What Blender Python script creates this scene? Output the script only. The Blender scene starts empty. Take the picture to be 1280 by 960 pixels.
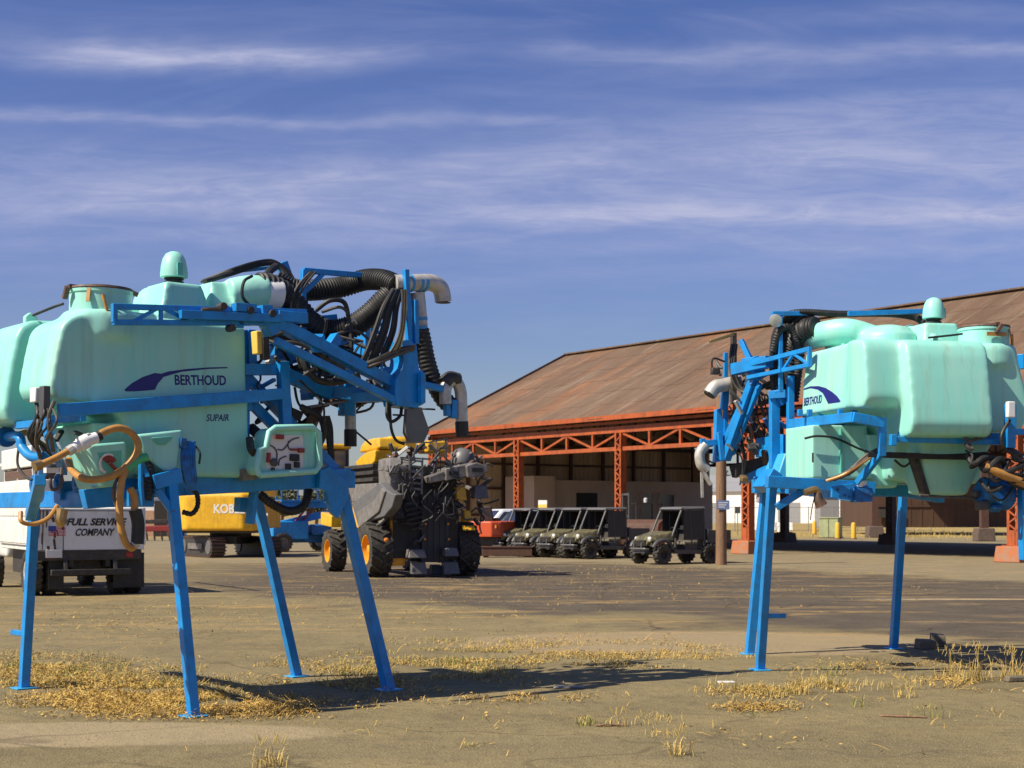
import bpy, bmesh, math, random
from mathutils import Vector, Matrix, Euler
R = math.radians
random.seed(7)
scene = bpy.context.scene
COL = scene.collection
FPX, HZ, CAMH = 1800.0, 642.0, 1.67      # focal length in photo pixels, horizon row, eye height

def W(px, py, Z):
    return Vector(((px-640)*Z/FPX, Z, CAMH-(py-HZ)*Z/FPX))
def G(px, py, z=0.0):
    Z = FPX*(CAMH-z)/(py-HZ)
    return Vector(((px-640)*Z/FPX, Z, z))

# ------------------------------------------------------------------ materials
def new_mat(name):
    m = bpy.data.materials.new(name); m.use_nodes = True
    nt = m.node_tree; b = nt.nodes['Principled BSDF']
    return m, nt, b
def nd(nt, t, **kw):
    n = nt.nodes.new(t)
    for k, v in kw.items():
        setattr(n, k, v)
    return n
def setin(n, **kw):
    for k, v in kw.items():
        n.inputs[k.replace('_', ' ')].default_value = v
def c4(c): return (c[0], c[1], c[2], 1)
def mat(name, col, rough=.5, metal=0., col2=None, scale=6., amt=.5, bump=0., bscale=60., spec=.5, stretch=None, lo=.4, hi=.65, coat=0., chips=None, drips=None):
    """painted / worn surface: base colour, a second colour mixed in by noise, some roughness change and bump"""
    m, nt, b = new_mat(name)
    L = nt.links.new
    b.inputs['Roughness'].default_value = rough
    b.inputs['Metallic'].default_value = metal
    b.inputs['Specular IOR Level'].default_value = spec
    b.inputs['Coat Weight'].default_value = coat
    tc = nd(nt, 'ShaderNodeTexCoord')
    mp = nd(nt, 'ShaderNodeMapping'); L(tc.outputs['Object'], mp.inputs[0])
    if stretch: mp.inputs['Scale'].default_value = stretch
    n1 = nd(nt, 'ShaderNodeTexNoise'); L(mp.outputs[0], n1.inputs['Vector'])
    n1.inputs['Scale'].default_value = scale; n1.inputs['Detail'].default_value = 7; n1.inputs['Roughness'].default_value = .62
    rp = nd(nt, 'ShaderNodeValToRGB'); L(n1.outputs['Fac'], rp.inputs[0])
    rp.color_ramp.elements[0].position = lo; rp.color_ramp.elements[0].color = (0, 0, 0, 1)
    rp.color_ramp.elements[1].position = hi; rp.color_ramp.elements[1].color = (amt, amt, amt, 1)
    mx = nd(nt, 'ShaderNodeMix', data_type='RGBA')
    L(rp.outputs[0], mx.inputs[0])
    mx.inputs[6].default_value = c4(col)
    mx.inputs[7].default_value = c4(col2 if col2 else [v*.6 for v in col])
    out = mx.outputs[2]
    for spec_, st_, sc_, a_, b_ in ((chips, (1, 1, 1), 26, .62, .68), (drips, (5, 5, .28), 2.2, .52, .74)):
        if not spec_: continue
        mq = nd(nt, 'ShaderNodeMapping'); L(tc.outputs['Object'], mq.inputs[0]); mq.inputs['Scale'].default_value = st_; mq.inputs['Location'].default_value = (3.1, 1.7, .4)
        nq = nd(nt, 'ShaderNodeTexNoise'); L(mq.outputs[0], nq.inputs['Vector']); nq.inputs['Scale'].default_value = sc_; nq.inputs['Detail'].default_value = 6; nq.inputs['Roughness'].default_value = .65
        rq = nd(nt, 'ShaderNodeMapRange'); L(nq.outputs['Fac'], rq.inputs[0]); rq.inputs[1].default_value = a_; rq.inputs[2].default_value = b_; rq.inputs[4].default_value = spec_[1]
        xq = nd(nt, 'ShaderNodeMix', data_type='RGBA'); L(rq.outputs[0], xq.inputs[0]); L(out, xq.inputs[6]); xq.inputs[7].default_value = c4(spec_[0]); out = xq.outputs[2]
    L(out, b.inputs['Base Color'])
    mr = nd(nt, 'ShaderNodeMapRange'); L(n1.outputs['Fac'], mr.inputs[0])
    mr.inputs[3].default_value = max(.05, rough-.1); mr.inputs[4].default_value = min(1, rough+.15)
    L(mr.outputs[0], b.inputs['Roughness'])
    if bump:
        n2 = nd(nt, 'ShaderNodeTexNoise'); L(mp.outputs[0], n2.inputs['Vector'])
        n2.inputs['Scale'].default_value = bscale; n2.inputs['Detail'].default_value = 4
        bp = nd(nt, 'ShaderNodeBump'); bp.inputs['Strength'].default_value = bump; bp.inputs['Distance'].default_value = .02
        L(n2.outputs['Fac'], bp.inputs['Height']); L(bp.outputs[0], b.inputs['Normal'])
    return m
M = {}
M['mint'] = mat('mint plastic', (.27, .685, .585), .40, col2=(.40, .68, .56), scale=2.6, amt=.6, stretch=(1.6, 1.6, .22), bump=.07, bscale=5, drips=((.27, .40, .28), .55), chips=((.42, .52, .38), .35))
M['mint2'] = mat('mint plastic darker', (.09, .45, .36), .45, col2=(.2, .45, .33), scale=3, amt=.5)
M['blue'] = mat('blue paint', (.004, .26, .68), .38, col2=(.012, .16, .40), scale=7, amt=.65, coat=.1, chips=((.09, .05, .035), .85), drips=((.03, .12, .25), .5))
M['bluedark'] = mat('blue paint greasy', (.006, .16, .48), .5, col2=(.02, .04, .08), scale=14, amt=.8)
M['ltblue'] = mat('light blue paint', (.05, .38, .72), .4, col2=(.03, .25, .5), scale=10, amt=.4)
M['navy'] = mat('navy print', (.012, .012, .16), .4, amt=.2)
M['black'] = mat('black rubber', (.012, .012, .013), .55, col2=(.04, .037, .03), scale=9, amt=.7)
M['hosegrey'] = mat('dusty grey hose', (.10, .085, .07), .6, col2=(.03, .028, .025), scale=12, amt=.7)
M['hosetan'] = mat('tan suction hose', (.50, .25, .055), .42, col2=(.30, .15, .05), scale=14, amt=.6)
M['hosegreen'] = mat('green hose', (.06, .42, .16), .4, amt=.3)
M['galv'] = mat('galvanised pipe', (.56, .54, .50), .42, metal=.25, col2=(.34, .30, .26), scale=10, amt=.8)
M['white'] = mat('white paint', (.78, .77, .73), .4, col2=(.55, .52, .42), scale=4, amt=.5)
M['whiteplastic'] = mat('white plastic fitting', (.75, .75, .74), .35, col2=(.6, .58, .5), scale=8, amt=.4)
M['truckwhite'] = mat('truck white paint with grime', (.74, .74, .71), .35, col2=(.34, .33, .20), scale=2.6, amt=.6, stretch=(1, 1, .5), lo=.48, hi=.75)
M['dark'] = mat('dark machine steel', (.035, .033, .032), .55, col2=(.09, .075, .055), scale=10, amt=.7, metal=.2)
M['darkgrey'] = mat('dark grey plastic', (.055, .055, .058), .5, col2=(.10, .09, .08), scale=6, amt=.6)
M['grey'] = mat('grey sheet steel', (.225, .21, .195), .45, col2=(.12, .105, .09), scale=5, amt=.85, metal=.1, drips=((.12, .095, .07), .7))
M['midgrey'] = mat('mid grey panels', (.13, .127, .125), .45, col2=(.09, .085, .08), scale=5, amt=.6)
M['curtain'] = mat('black rubber curtain', (.025, .025, .03), .45, col2=(.05, .045, .04), scale=3, amt=.6, stretch=(4, 4, .4))
M['yellow'] = mat('yellow paint', (.80, .44, .012), .38, col2=(.52, .29, .02), scale=5, amt=.6, coat=.1, drips=((.30, .19, .05), .6))
M['orangeyellow'] = mat('wheel rim yellow', (.80, .36, .02), .4, col2=(.5, .25, .03), scale=6, amt=.5)
M['redorange'] = mat('red orange paint', (.62, .09, .025), .35, col2=(.42, .08, .03), scale=5, amt=.4, coat=.2)
M['red'] = mat('faded red paint', (.30, .03, .025), .5, col2=(.15, .03, .03), scale=8, amt=.6)
M['tyre'] = mat('dusty tyre rubber', (.028, .026, .024), .75, col2=(.10, .085, .06), scale=9, amt=.7, bump=.3)
M['rustbrown'] = mat('rusty brown steel', (.10, .045, .025), .7, col2=(.05, .025, .02), scale=7, amt=.7)
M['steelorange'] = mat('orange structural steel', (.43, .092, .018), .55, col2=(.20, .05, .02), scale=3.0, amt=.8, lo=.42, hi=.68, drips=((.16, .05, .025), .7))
M['steeldark'] = mat('brown steel weathered and shaded', (.10, .045, .03), .6, col2=(.05, .03, .025), scale=4, amt=.6)  # dark tone also puts shade into the hangar's inner and rear steel
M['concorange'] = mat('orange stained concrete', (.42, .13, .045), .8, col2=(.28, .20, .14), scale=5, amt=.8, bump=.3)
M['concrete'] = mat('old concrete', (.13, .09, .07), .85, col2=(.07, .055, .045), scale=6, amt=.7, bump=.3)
M['wood'] = mat('pole wood', (.25, .14, .075), .75, col2=(.12, .07, .04), scale=5, amt=.8, stretch=(6, 6, .35), bump=.4, bscale=12)
M['olive'] = mat('camouflage body', (.15, .132, .06), .42, col2=(.062, .052, .026), scale=7, amt=.9, lo=.48, hi=.54)
M['seatcamo'] = mat('seat camouflage vinyl', (.25, .22, .16), .6, col2=(.05, .045, .03), scale=16, amt=.95, lo=.47, hi=.55)
M['glass'] = mat('dark glass', (.02, .025, .03), .08, spec=.8, amt=.2)
M['paleglass'] = mat('hazy glass', (.16, .19, .19), .12, spec=.7, amt=.3)
M['lamp'] = mat('lamp lens', (.6, .6, .58), .15, amt=.3)
M['amber'] = mat('amber lens', (.75, .25, .04), .25, amt=.3)
M['redlens'] = mat('red lens', (.4, .02, .02), .25, amt=.3)
M['brass'] = mat('brass fitting', (.45, .30, .12), .4, metal=.7, col2=(.2, .13, .06), amt=.7)
M['rustclutter'] = mat('rusty machinery', (.14, .07, .04), .6, col2=(.05, .04, .035), scale=18, amt=.9)
M['interior'] = mat('interior sheet metal', (.64, .48, .32), .6, col2=(.44, .33, .22), scale=1.5, amt=.7, stretch=(1, 1, .2))
M['partition'] = mat('partition board', (.62, .46, .35), .7, col2=(.48, .36, .27), scale=1, amt=.5)
M['doordark'] = mat('dark doorway', (.03, .025, .022), .7)
M['siding'] = mat('brown siding', (.085, .042, .022), .65, col2=(.05, .028, .016), scale=1.2, amt=.7, stretch=(3, 3, .3))  # base tone darkened to stand for the shade on this wall
M['pickup'] = mat('white pickup paint', (.66, .68, .72), .3, coat=.3, amt=.15)
M['farwhite'] = mat('far white wall', (.84, .83, .81), .6, col2=(.7, .68, .64), scale=.3, amt=.4)
M['fargrey'] = mat('far grey roof', (.27, .27, .28), .7, col2=(.2, .2, .2), scale=.3, amt=.5)
M['bollard'] = mat('bollard yellow', (.72, .42, .03), .5, col2=(.5, .3, .05), amt=.5)
M['transgreen'] = mat('faded green cabinet', (.34, .38, .20), .6, col2=(.22, .22, .12), scale=3, amt=.6)
M['signblue'] = mat('sign blue', (.10, .16, .33), .5, col2=(.25, .28, .38), scale=9, amt=.6)
M['signwhite'] = mat('sign white', (.72, .70, .66), .5, amt=.2)
M['signyellow'] = mat('sign yellow', (.75, .52, .10), .5, amt=.2)
M['fence'] = mat('chain link wire', (.30, .29, .27), .5, metal=.5)
M['leaf'] = mat('fallen leaf', (.56, .36, .08), .75, col2=(.34, .21, .05), scale=1.7, amt=.9)
M['leafdark'] = mat('browned leaf', (.26, .15, .05), .8, col2=(.14, .09, .04), scale=3, amt=.9)
M['straw'] = mat('dry straw', (.60, .42, .12), .75, col2=(.34, .26, .08), scale=2, amt=.9)
M['weed'] = mat('green weed', (.17, .21, .035), .7, col2=(.36, .31, .06), scale=3, amt=.7)
M['pebble'] = mat('pale pebble', (.33, .28, .19), .85, col2=(.2, .16, .1), scale=4)
M['stone'] = mat('broken concrete lump', (.16, .13, .09), .9, col2=(.09, .075, .055), scale=6, amt=.8, bump=.5, bscale=20)
M['tape'] = mat('blue tape', (.05, .30, .62), .5, amt=.3)
M['brick'] = mat('pale brick', (.45, .24, .14), .8, col2=(.6, .45, .33), scale=7, amt=.8)
M['flagred'] = mat('flag red', (.5, .04, .05), .5, amt=.1)
M['flagblue'] = mat('flag blue', (.03, .06, .28), .5, amt=.1)
M['hill'] = mat('far hills', (.20, .20, .22), .9, amt=.4)
M['tree'] = mat('far foliage', (.05, .065, .025), .8, col2=(.09, .10, .04), scale=.7, amt=.8)

# ------------------------------------------------------------------ mesh builder
def spl(pts, per=8):
    pts = [Vector(p) for p in pts]
    if len(pts) < 3: 
        return [pts[0].lerp(pts[1], i/per) for i in range(per+1)]
    P = [pts[0]*2-pts[1]] + pts + [pts[-1]*2-pts[-2]]
    out = []
    for i in range(1, len(P)-2):
        a, b, c, d = P[i-1], P[i], P[i+1], P[i+2]
        for k in range(per):
            t = k/per
            out.append(.5*((2*b)+(c-a)*t+(2*a-5*b+4*c-d)*t*t+(3*b-a-3*c+d)*t**3))
    out.append(pts[-1]); return out
def frame_from(d, up=None):
    d = d.normalized()
    up = Vector(up) if up is not None else Vector((0, 0, 1))
    if abs(d.dot(up.normalized())) > .98: up = Vector((1, 0, 0)) if abs(d.x) < .9 else Vector((0, 1, 0))
    s = d.cross(up).normalized(); u = s.cross(d).normalized()
    return s, u
PATTERN = {'lettering', 'stripes', 'flow_diagram', 'notice_lines', 'gauge_scale', 'gauge_pointer', 'blades', 'seed_head', 'crown', 'tyre', 'rim', 'grille', 'wall_rib', 'siding_rib', 'track_pads', 'swoosh_mark'}
class MB:
    def __init__(s): s.v = []; s.f = []
    def add(s, vs, fs):
        o = len(s.v); s.v += [Vector(v) for v in vs]; s.f += [[i+o for i in f] for f in fs]; return s
    def hexa(s, p):   # 8 points: bottom 0-3 ccw, top 4-7
        return s.add(p, [(3, 2, 1, 0), (4, 5, 6, 7), (0, 1, 5, 4), (1, 2, 6, 5), (2, 3, 7, 6), (3, 0, 4, 7)])
    def box(s, x0, x1, y0, y1, z0, z1):
        return s.hexa([(x0, y0, z0), (x1, y0, z0), (x1, y1, z0), (x0, y1, z0), (x0, y0, z1), (x1, y0, z1), (x1, y1, z1), (x0, y1, z1)])
    def bar(s, p, q, w, h=None, up=None, w2=None, h2=None):
        p, q = Vector(p), Vector(q); h = h if h else w; w2 = w2 or w; h2 = h2 or h
        a, u = frame_from(q-p, up)
        r = []
        for c, ww, hh in ((p, w, h), (q, w2, h2)):
            r += [c-a*ww/2-u*hh/2, c+a*ww/2-u*hh/2, c+a*ww/2+u*hh/2, c-a*ww/2+u*hh/2]
        return s.add(r, [(0, 1, 2, 3), (7, 6, 5, 4), (0, 4, 5, 1), (1, 5, 6, 2), (2, 6, 7, 3), (3, 7, 4, 0)])
    def tube(s, pts, r, n=10, smooth=True, per=8, ridge=0, pitch=.03, cap=True):
        P = spl(pts, per) if smooth else [Vector(p) for p in pts]
        if ridge:
            # resample evenly for corrugation
            L = [0]
            for i in range(1, len(P)): L.append(L[-1]+(P[i]-P[i-1]).length)
            m = max(4, int(L[-1]/(pitch/4))); Q = []; j = 0
            for k in range(m+1):
                t = L[-1]*k/m
                while j < len(P)-2 and L[j+1] < t: j += 1
                d = L[j+1]-L[j]
                Q.append(P[j].lerp(P[j+1], (t-L[j])/d if d > 1e-9 else 0))
            P = Q
        rings = []; vs = []; up = None
        for i, p in enumerate(P):
            d = (P[min(i+1, len(P)-1)]-P[max(i-1, 0)])
            if d.length < 1e-9: d = Vector((0, 0, 1))
            if up is None: a, u = frame_from(d)
            else: a, u = frame_from(d, up)
            up = u
            rr = r(i/(len(P)-1)) if callable(r) else r
            if ridge: rr = rr*(1+ridge*(1 if (i % 4) in (1, 2) else -1))
            for k in range(n):
                t = 2*math.pi*k/n
                vs.append(p+a*math.cos(t)*rr+u*math.sin(t)*rr)
        fs = []
        for i in range(len(P)-1):
            for k in range(n):
                k2 = (k+1) % n
                fs.append((i*n+k, i*n+k2, (i+1)*n+k2, (i+1)*n+k))
        if cap:
            fs.append(tuple(range(n))[::-1]); fs.append(tuple((len(P)-1)*n+k for k in range(n)))
        return s.add(vs, fs)
    def lathe(s, o, ax, prof, n=24, cap=True):
        o = Vector(o); ax = Vector(ax).normalized(); a, u = frame_from(ax)
        vs = []; fs = []
        for (r, t) in prof:
            for k in range(n):
                th = 2*math.pi*k/n
                vs.append(o+ax*t+a*math.cos(th)*r+u*math.sin(th)*r)
        m = len(prof)
        for i in range(m-1):
            for k in range(n):
                k2 = (k+1) % n
                fs.append((i*n+k, i*n+k2, (i+1)*n+k2, (i+1)*n+k))
        if cap:
            fs.append(tuple(range(n))[::-1]); fs.append(tuple((m-1)*n+k for k in range(n)))
        return s.add(vs, fs)
    def prism(s, poly, vec):
        poly = [Vector(p) for p in poly]; vec = Vector(vec); n = len(poly)
        vs = poly+[p+vec for p in poly]
        fs = [tuple(range(n))[::-1], tuple(range(n, 2*n))]
        fs += [(i, (i+1) % n, (i+1) % n+n, i+n) for i in range(n)]
        return s.add(vs, fs)
    def mesh(s, me, mtx):
        return s.add([mtx @ v.co for v in me.vertices], [tuple(p.vertices) for p in me.polygons])
    def clusters(s):
        n = len(s.v); par = list(range(n))
        def find(i):
            while par[i] != i: par[i] = par[par[i]]; i = par[i]
            return i
        for f in s.f:
            for i in f[1:]: par[find(i)] = find(f[0])
        comp = {}
        for i in range(n): comp.setdefault(find(i), []).append(i)
        bb = []
        for vs in comp.values():
            lo = [min(s.v[i][k] for i in vs)-.012 for k in range(3)]; hi = [max(s.v[i][k] for i in vs)+.012 for k in range(3)]
            bb.append([lo, hi, set(vs)])
        ch = True; g = list(range(len(bb)))
        def fg(i):
            while g[i] != i: i = g[i]
            return i
        for i in range(len(bb)):
            for j in range(i):
                if all(bb[i][0][k] <= bb[j][1][k] and bb[j][0][k] <= bb[i][1][k] for k in range(3)): g[fg(i)] = fg(j)
        out = {}
        for i in range(len(bb)): out.setdefault(fg(i), set()).update(bb[i][2])
        return list(out.values())
    def build(s, name, m, parent=None, bevel=0, smooth=35, label=None, recalc=True):
        # pieces that do not touch one another become objects of their own
        if len(s.v) < 1500 and parent is not None and name not in PATTERN:
            cl = s.clusters()
            if 1 < len(cl) <= 12:
                first = None
                for vs in sorted(cl, key=len, reverse=True):
                    idx = {i: k for k, i in enumerate(sorted(vs))}; mb = MB(); mb.v = [s.v[i] for i in sorted(vs)]; mb.f = [[idx[i] for i in f] for f in s.f if f[0] in idx]
                    o = mb.build1(name, m, parent, bevel, smooth, label, recalc); first = first or o
                return first
        return s.build1(name, m, parent, bevel, smooth, label, recalc)
    def build1(s, name, m, parent=None, bevel=0, smooth=35, label=None, recalc=True):
        me = bpy.data.meshes.new(name)
        me.from_pydata([tuple(v) for v in s.v], [], s.f)
        if recalc:
            bm = bmesh.new(); bm.from_mesh(me); bmesh.ops.recalc_face_normals(bm, faces=bm.faces); bm.to_mesh(me); bm.free()
        return link(name, me, m, parent, bevel, smooth, label)
def link(name, me, m, parent=None, bevel=0, smooth=35, label=None):
    me.materials.append(m)
    if smooth:
        for p in me.polygons: p.use_smooth = True
        me.set_sharp_from_angle(angle=R(smooth))
    o = bpy.data.objects.new(name, me); COL.objects.link(o)
    if parent: o.parent = parent
    if bevel:
        b = o.modifiers.new('bevel', 'BEVEL'); b.width = bevel; b.segments = 2; b.limit_method = 'ANGLE'; b.angle_limit = R(40); b.harden_normals = False
    if label: o['label'] = label
    return o
def tag(o, label=None, cat=None, group=None, kind=None):
    if label: o['label'] = label
    if cat: o['category'] = cat
    if group: o['group'] = group
    if kind: o['kind'] = kind
    return o
def empty(name, loc, rz=0., label=None, cat=None, group=None):
    o = bpy.data.objects.new(name, None); COL.objects.link(o)
    o.location = loc; o.rotation_euler = (0, 0, rz); o.empty_display_size = .3
    return tag(o, label, cat, group)
def kids(o): return [c for c in bpy.data.objects if c.parent == o]
def copy_tree(o, parent=None):
    c = o.copy(); COL.objects.link(c)
    if parent: c.parent = parent
    for ch in kids(o): copy_tree(ch, c)
    return c
_txt = {}
def text_me(body, size=1, bold=.02, shear=0., extrude=.004):
    cu = bpy.data.curves.new('txt', 'FONT'); cu.body = body; cu.size = size; cu.offset = bold*size; cu.shear = shear
    cu.extrude = extrude; cu.align_x = 'CENTER'; cu.align_y = 'CENTER'; cu.resolution_u = 3
    o = bpy.data.objects.new('txt', cu); COL.objects.link(o)
    dg = bpy.context.evaluated_depsgraph_get()
    me = bpy.data.meshes.new_from_object(o.evaluated_get(dg))
    bpy.data.objects.remove(o); bpy.data.curves.remove(cu)
    return me
def basis(o, r, u):
    r = Vector(r).normalized(); u = Vector(u); n = r.cross(u).normalized(); u = n.cross(r).normalized()
    m = Matrix((r, u, n)).transposed().to_4x4(); m.translation = Vector(o); return m
def text_on(parent, name, body, o, r, u, width, m, bold=.02, shear=0., height=None, extrude=.004):
    me = text_me(body, 1, bold, shear, extrude)
    xs = [v.co.x for v in me.vertices]; ys = [v.co.y for v in me.vertices]
    w, h = max(xs)-min(xs), max(ys)-min(ys); cx, cy = (max(xs)+min(xs))/2, (max(ys)+min(ys))/2
    sx = width/w; sy = height/h if height else sx
    for v in me.vertices: v.co.x = (v.co.x-cx)*sx; v.co.y = (v.co.y-cy)*sy
    b = MB(); b.mesh(me, basis(o, r, u)); bpy.data.meshes.remove(me)
    return b.build(name, m, parent, smooth=0)
def drape(o, tank, side, lift=.003):
    """lay a flat print on the curved flank of a tank"""
    from mathutils.bvhtree import BVHTree
    me = tank.data; bv = BVHTree.FromPolygons([v.co for v in me.vertices], [tuple(p.vertices) for p in me.polygons])
    bm = bmesh.new(); bm.from_mesh(o.data); bmesh.ops.triangulate(bm, faces=bm.faces)
    for _ in range(3):
        ed = [e for e in bm.edges if e.calc_length() > .05]
        if not ed: break
        bmesh.ops.subdivide_edges(bm, edges=ed, cuts=1); bmesh.ops.triangulate(bm, faces=bm.faces)
    ys = [v.co.y*side for v in bm.verts]; y0, y1 = min(ys), max(ys)
    for v in bm.verts:
        h = bv.ray_cast(Vector((v.co.x, side*3, v.co.z)), Vector((0, -side, 0)))
        if h[0] is not None: v.co.y = h[0].y+side*(lift if v.co.y*side > (y0+y1)/2 else -lift*.5)
    bm.to_mesh(o.data); bm.free()
def molded(mb, voxel, iters, name, m, parent, factor=.5):
    """fuse the shapes of a builder into one moulded skin with soft edges"""
    me = bpy.data.meshes.new('tmp'); me.from_pydata([tuple(v) for v in mb.v], [], mb.f)
    bm = bmesh.new(); bm.from_mesh(me); bmesh.ops.recalc_face_normals(bm, faces=bm.faces); bm.to_mesh(me); bm.free()
    o = bpy.data.objects.new('tmp', me); COL.objects.link(o)
    r = o.modifiers.new('r', 'REMESH'); r.mode = 'VOXEL'; r.voxel_size = voxel; r.use_smooth_shade = True
    s = o.modifiers.new('s', 'SMOOTH'); s.factor = factor; s.iterations = iters
    dg = bpy.context.evaluated_depsgraph_get()
    me2 = bpy.data.meshes.new_from_object(o.evaluated_get(dg)); me2.name = name
    bpy.data.objects.remove(o); bpy.data.meshes.remove(me)
    return link(name, me2, m, parent, smooth=80)
# ------------------------------------------------------------------ crop sprayers on parking legs
class Frame:
    """local axes of one sprayer: x to its rear, y to its left flank, z up"""
    def __init__(s, ox, oy, deg):
        s.ox, s.oy, s.deg = ox, oy, deg
        s.a = (math.cos(R(deg)), math.sin(R(deg))); s.b = (-s.a[1], s.a[0])
    def z(s, py, Z): return CAMH-(py-HZ)*Z/FPX
    def Y(s, px, py, y):       # sight line meets the lengthwise plane y
        t = (px-640)/FPX
        x = (t*(s.oy+s.b[1]*y)-s.ox-s.b[0]*y)/(s.a[0]-t*s.a[1])
        return Vector((x, y, s.z(py, s.oy+s.a[1]*x+s.b[1]*y)))
    def X(s, px, py, x):       # sight line meets the crosswise plane x
        t = (px-640)/FPX
        y = (t*(s.oy+s.a[1]*x)-s.ox-s.a[0]*x)/(s.b[0]-t*s.b[1])
        return Vector((x, y, s.z(py, s.oy+s.a[1]*x+s.b[1]*y)))
    def foot(s, px, py):
        g = G(px, py); dx, dy = g.x-s.ox, g.y-s.oy
        return Vector((dx*s.a[0]+dy*s.a[1], dx*s.b[0]+dy*s.b[1], 0))

def make_tank(F, root, lobes, nk, dm, far):
    t = MB(); zt_ = 3.43 if far else 3.36
    w = -.56 if far else -.80
    t.hexa([(-.70, w, 2.55), (.72, -.80, 2.55), (.72, .80, 2.74), (-.70, .80, 2.74),
            (-.62, w+.08, zt_), (.68, -.72, zt_), (.68, .76, zt_), (-.60, .74, zt_)])
    if far: t.prism([(-.74, -.3, 3.40), (-.74, -.95, 3.32), (-.74, -1.12, 2.75), (-.74, -1.0, 2.5), (-.74, -.3, 2.5)], (.7, 0, 0))
    t.hexa([(-.70, -.80, 2.5), (.72, -.80, 2.5), (.72, -.2, 2.5), (-.70, -.2, 2.5),
            (-.64, -.80, 3.31), (.70, -.80, 3.31), (.70, -.2, 3.31), (-.64, -.2, 3.31)])
    t.hexa([(-.28, -.80, 1.98), (.74, -.80, 1.98), (.74, .22, 1.98), (-.28, .22, 2.02),
            (-.56, -.80, 2.72), (.73, -.80, 2.72), (.73, .3, 2.72), (-.56, .3, 2.72)])
    t.hexa([(-.52, -.52, 1.86), (-.25, -.58, 1.86), (-.25, .02, 1.86), (-.52, -.05, 1.86),     # sump under the nose
            (-.70, -.72, 2.42), (-.2, -.72, 2.42), (-.2, .10, 2.42), (-.70, .10, 2.42)])
    for (y0, y1, zb, xf, zt) in lobes:
        d = xf+.72
        H = zt-zb
        fr_ = [(-.60, y0, zt), (-.72+d*.35, y0, zt-.015), (-.72+d*.60, y0, zt-.07), (-.72+d*.72, y0, zt-.18*H), (-.72+d*.84, y0, zt-.42*H), (-.72+d*.94, y0, zt-.68*H), (xf, y0, zt-.88*H), (xf+.05, y0, zb)]
        t.prism([(-.45, y0, zt)]+fr_+[(-.8, y0, zb-.02), (-.45, y0, zb)], (0, y1-y0, 0))
    # saddle humps round the filler neck and the breather
    t.lathe((nk[0], nk[1], zt_-.25), (0, 0, 1), [(.34, 0), (.33, .18), (.30, .24)], 24)
    tank = molded(t, .021, 22, 'tank', M['mint'], root)
    t = MB(); x, y = dm; e = .06 if not far else 0
    t.hexa([(x-.27, y-.26, zt_-.1), (x+.28, y-.26, zt_-.1), (x+.28, y+.26, zt_-.1), (x-.27, y+.26, zt_-.1),
            (x-.17, y-.19, 3.71-e), (x+.17, y-.19, 3.71-e), (x+.17, y+.19, 3.71-e), (x-.17, y+.19, 3.71-e)])
    molded(t, .02, 4, 'breather_base', M['mint'], root)
    return tank

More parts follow.
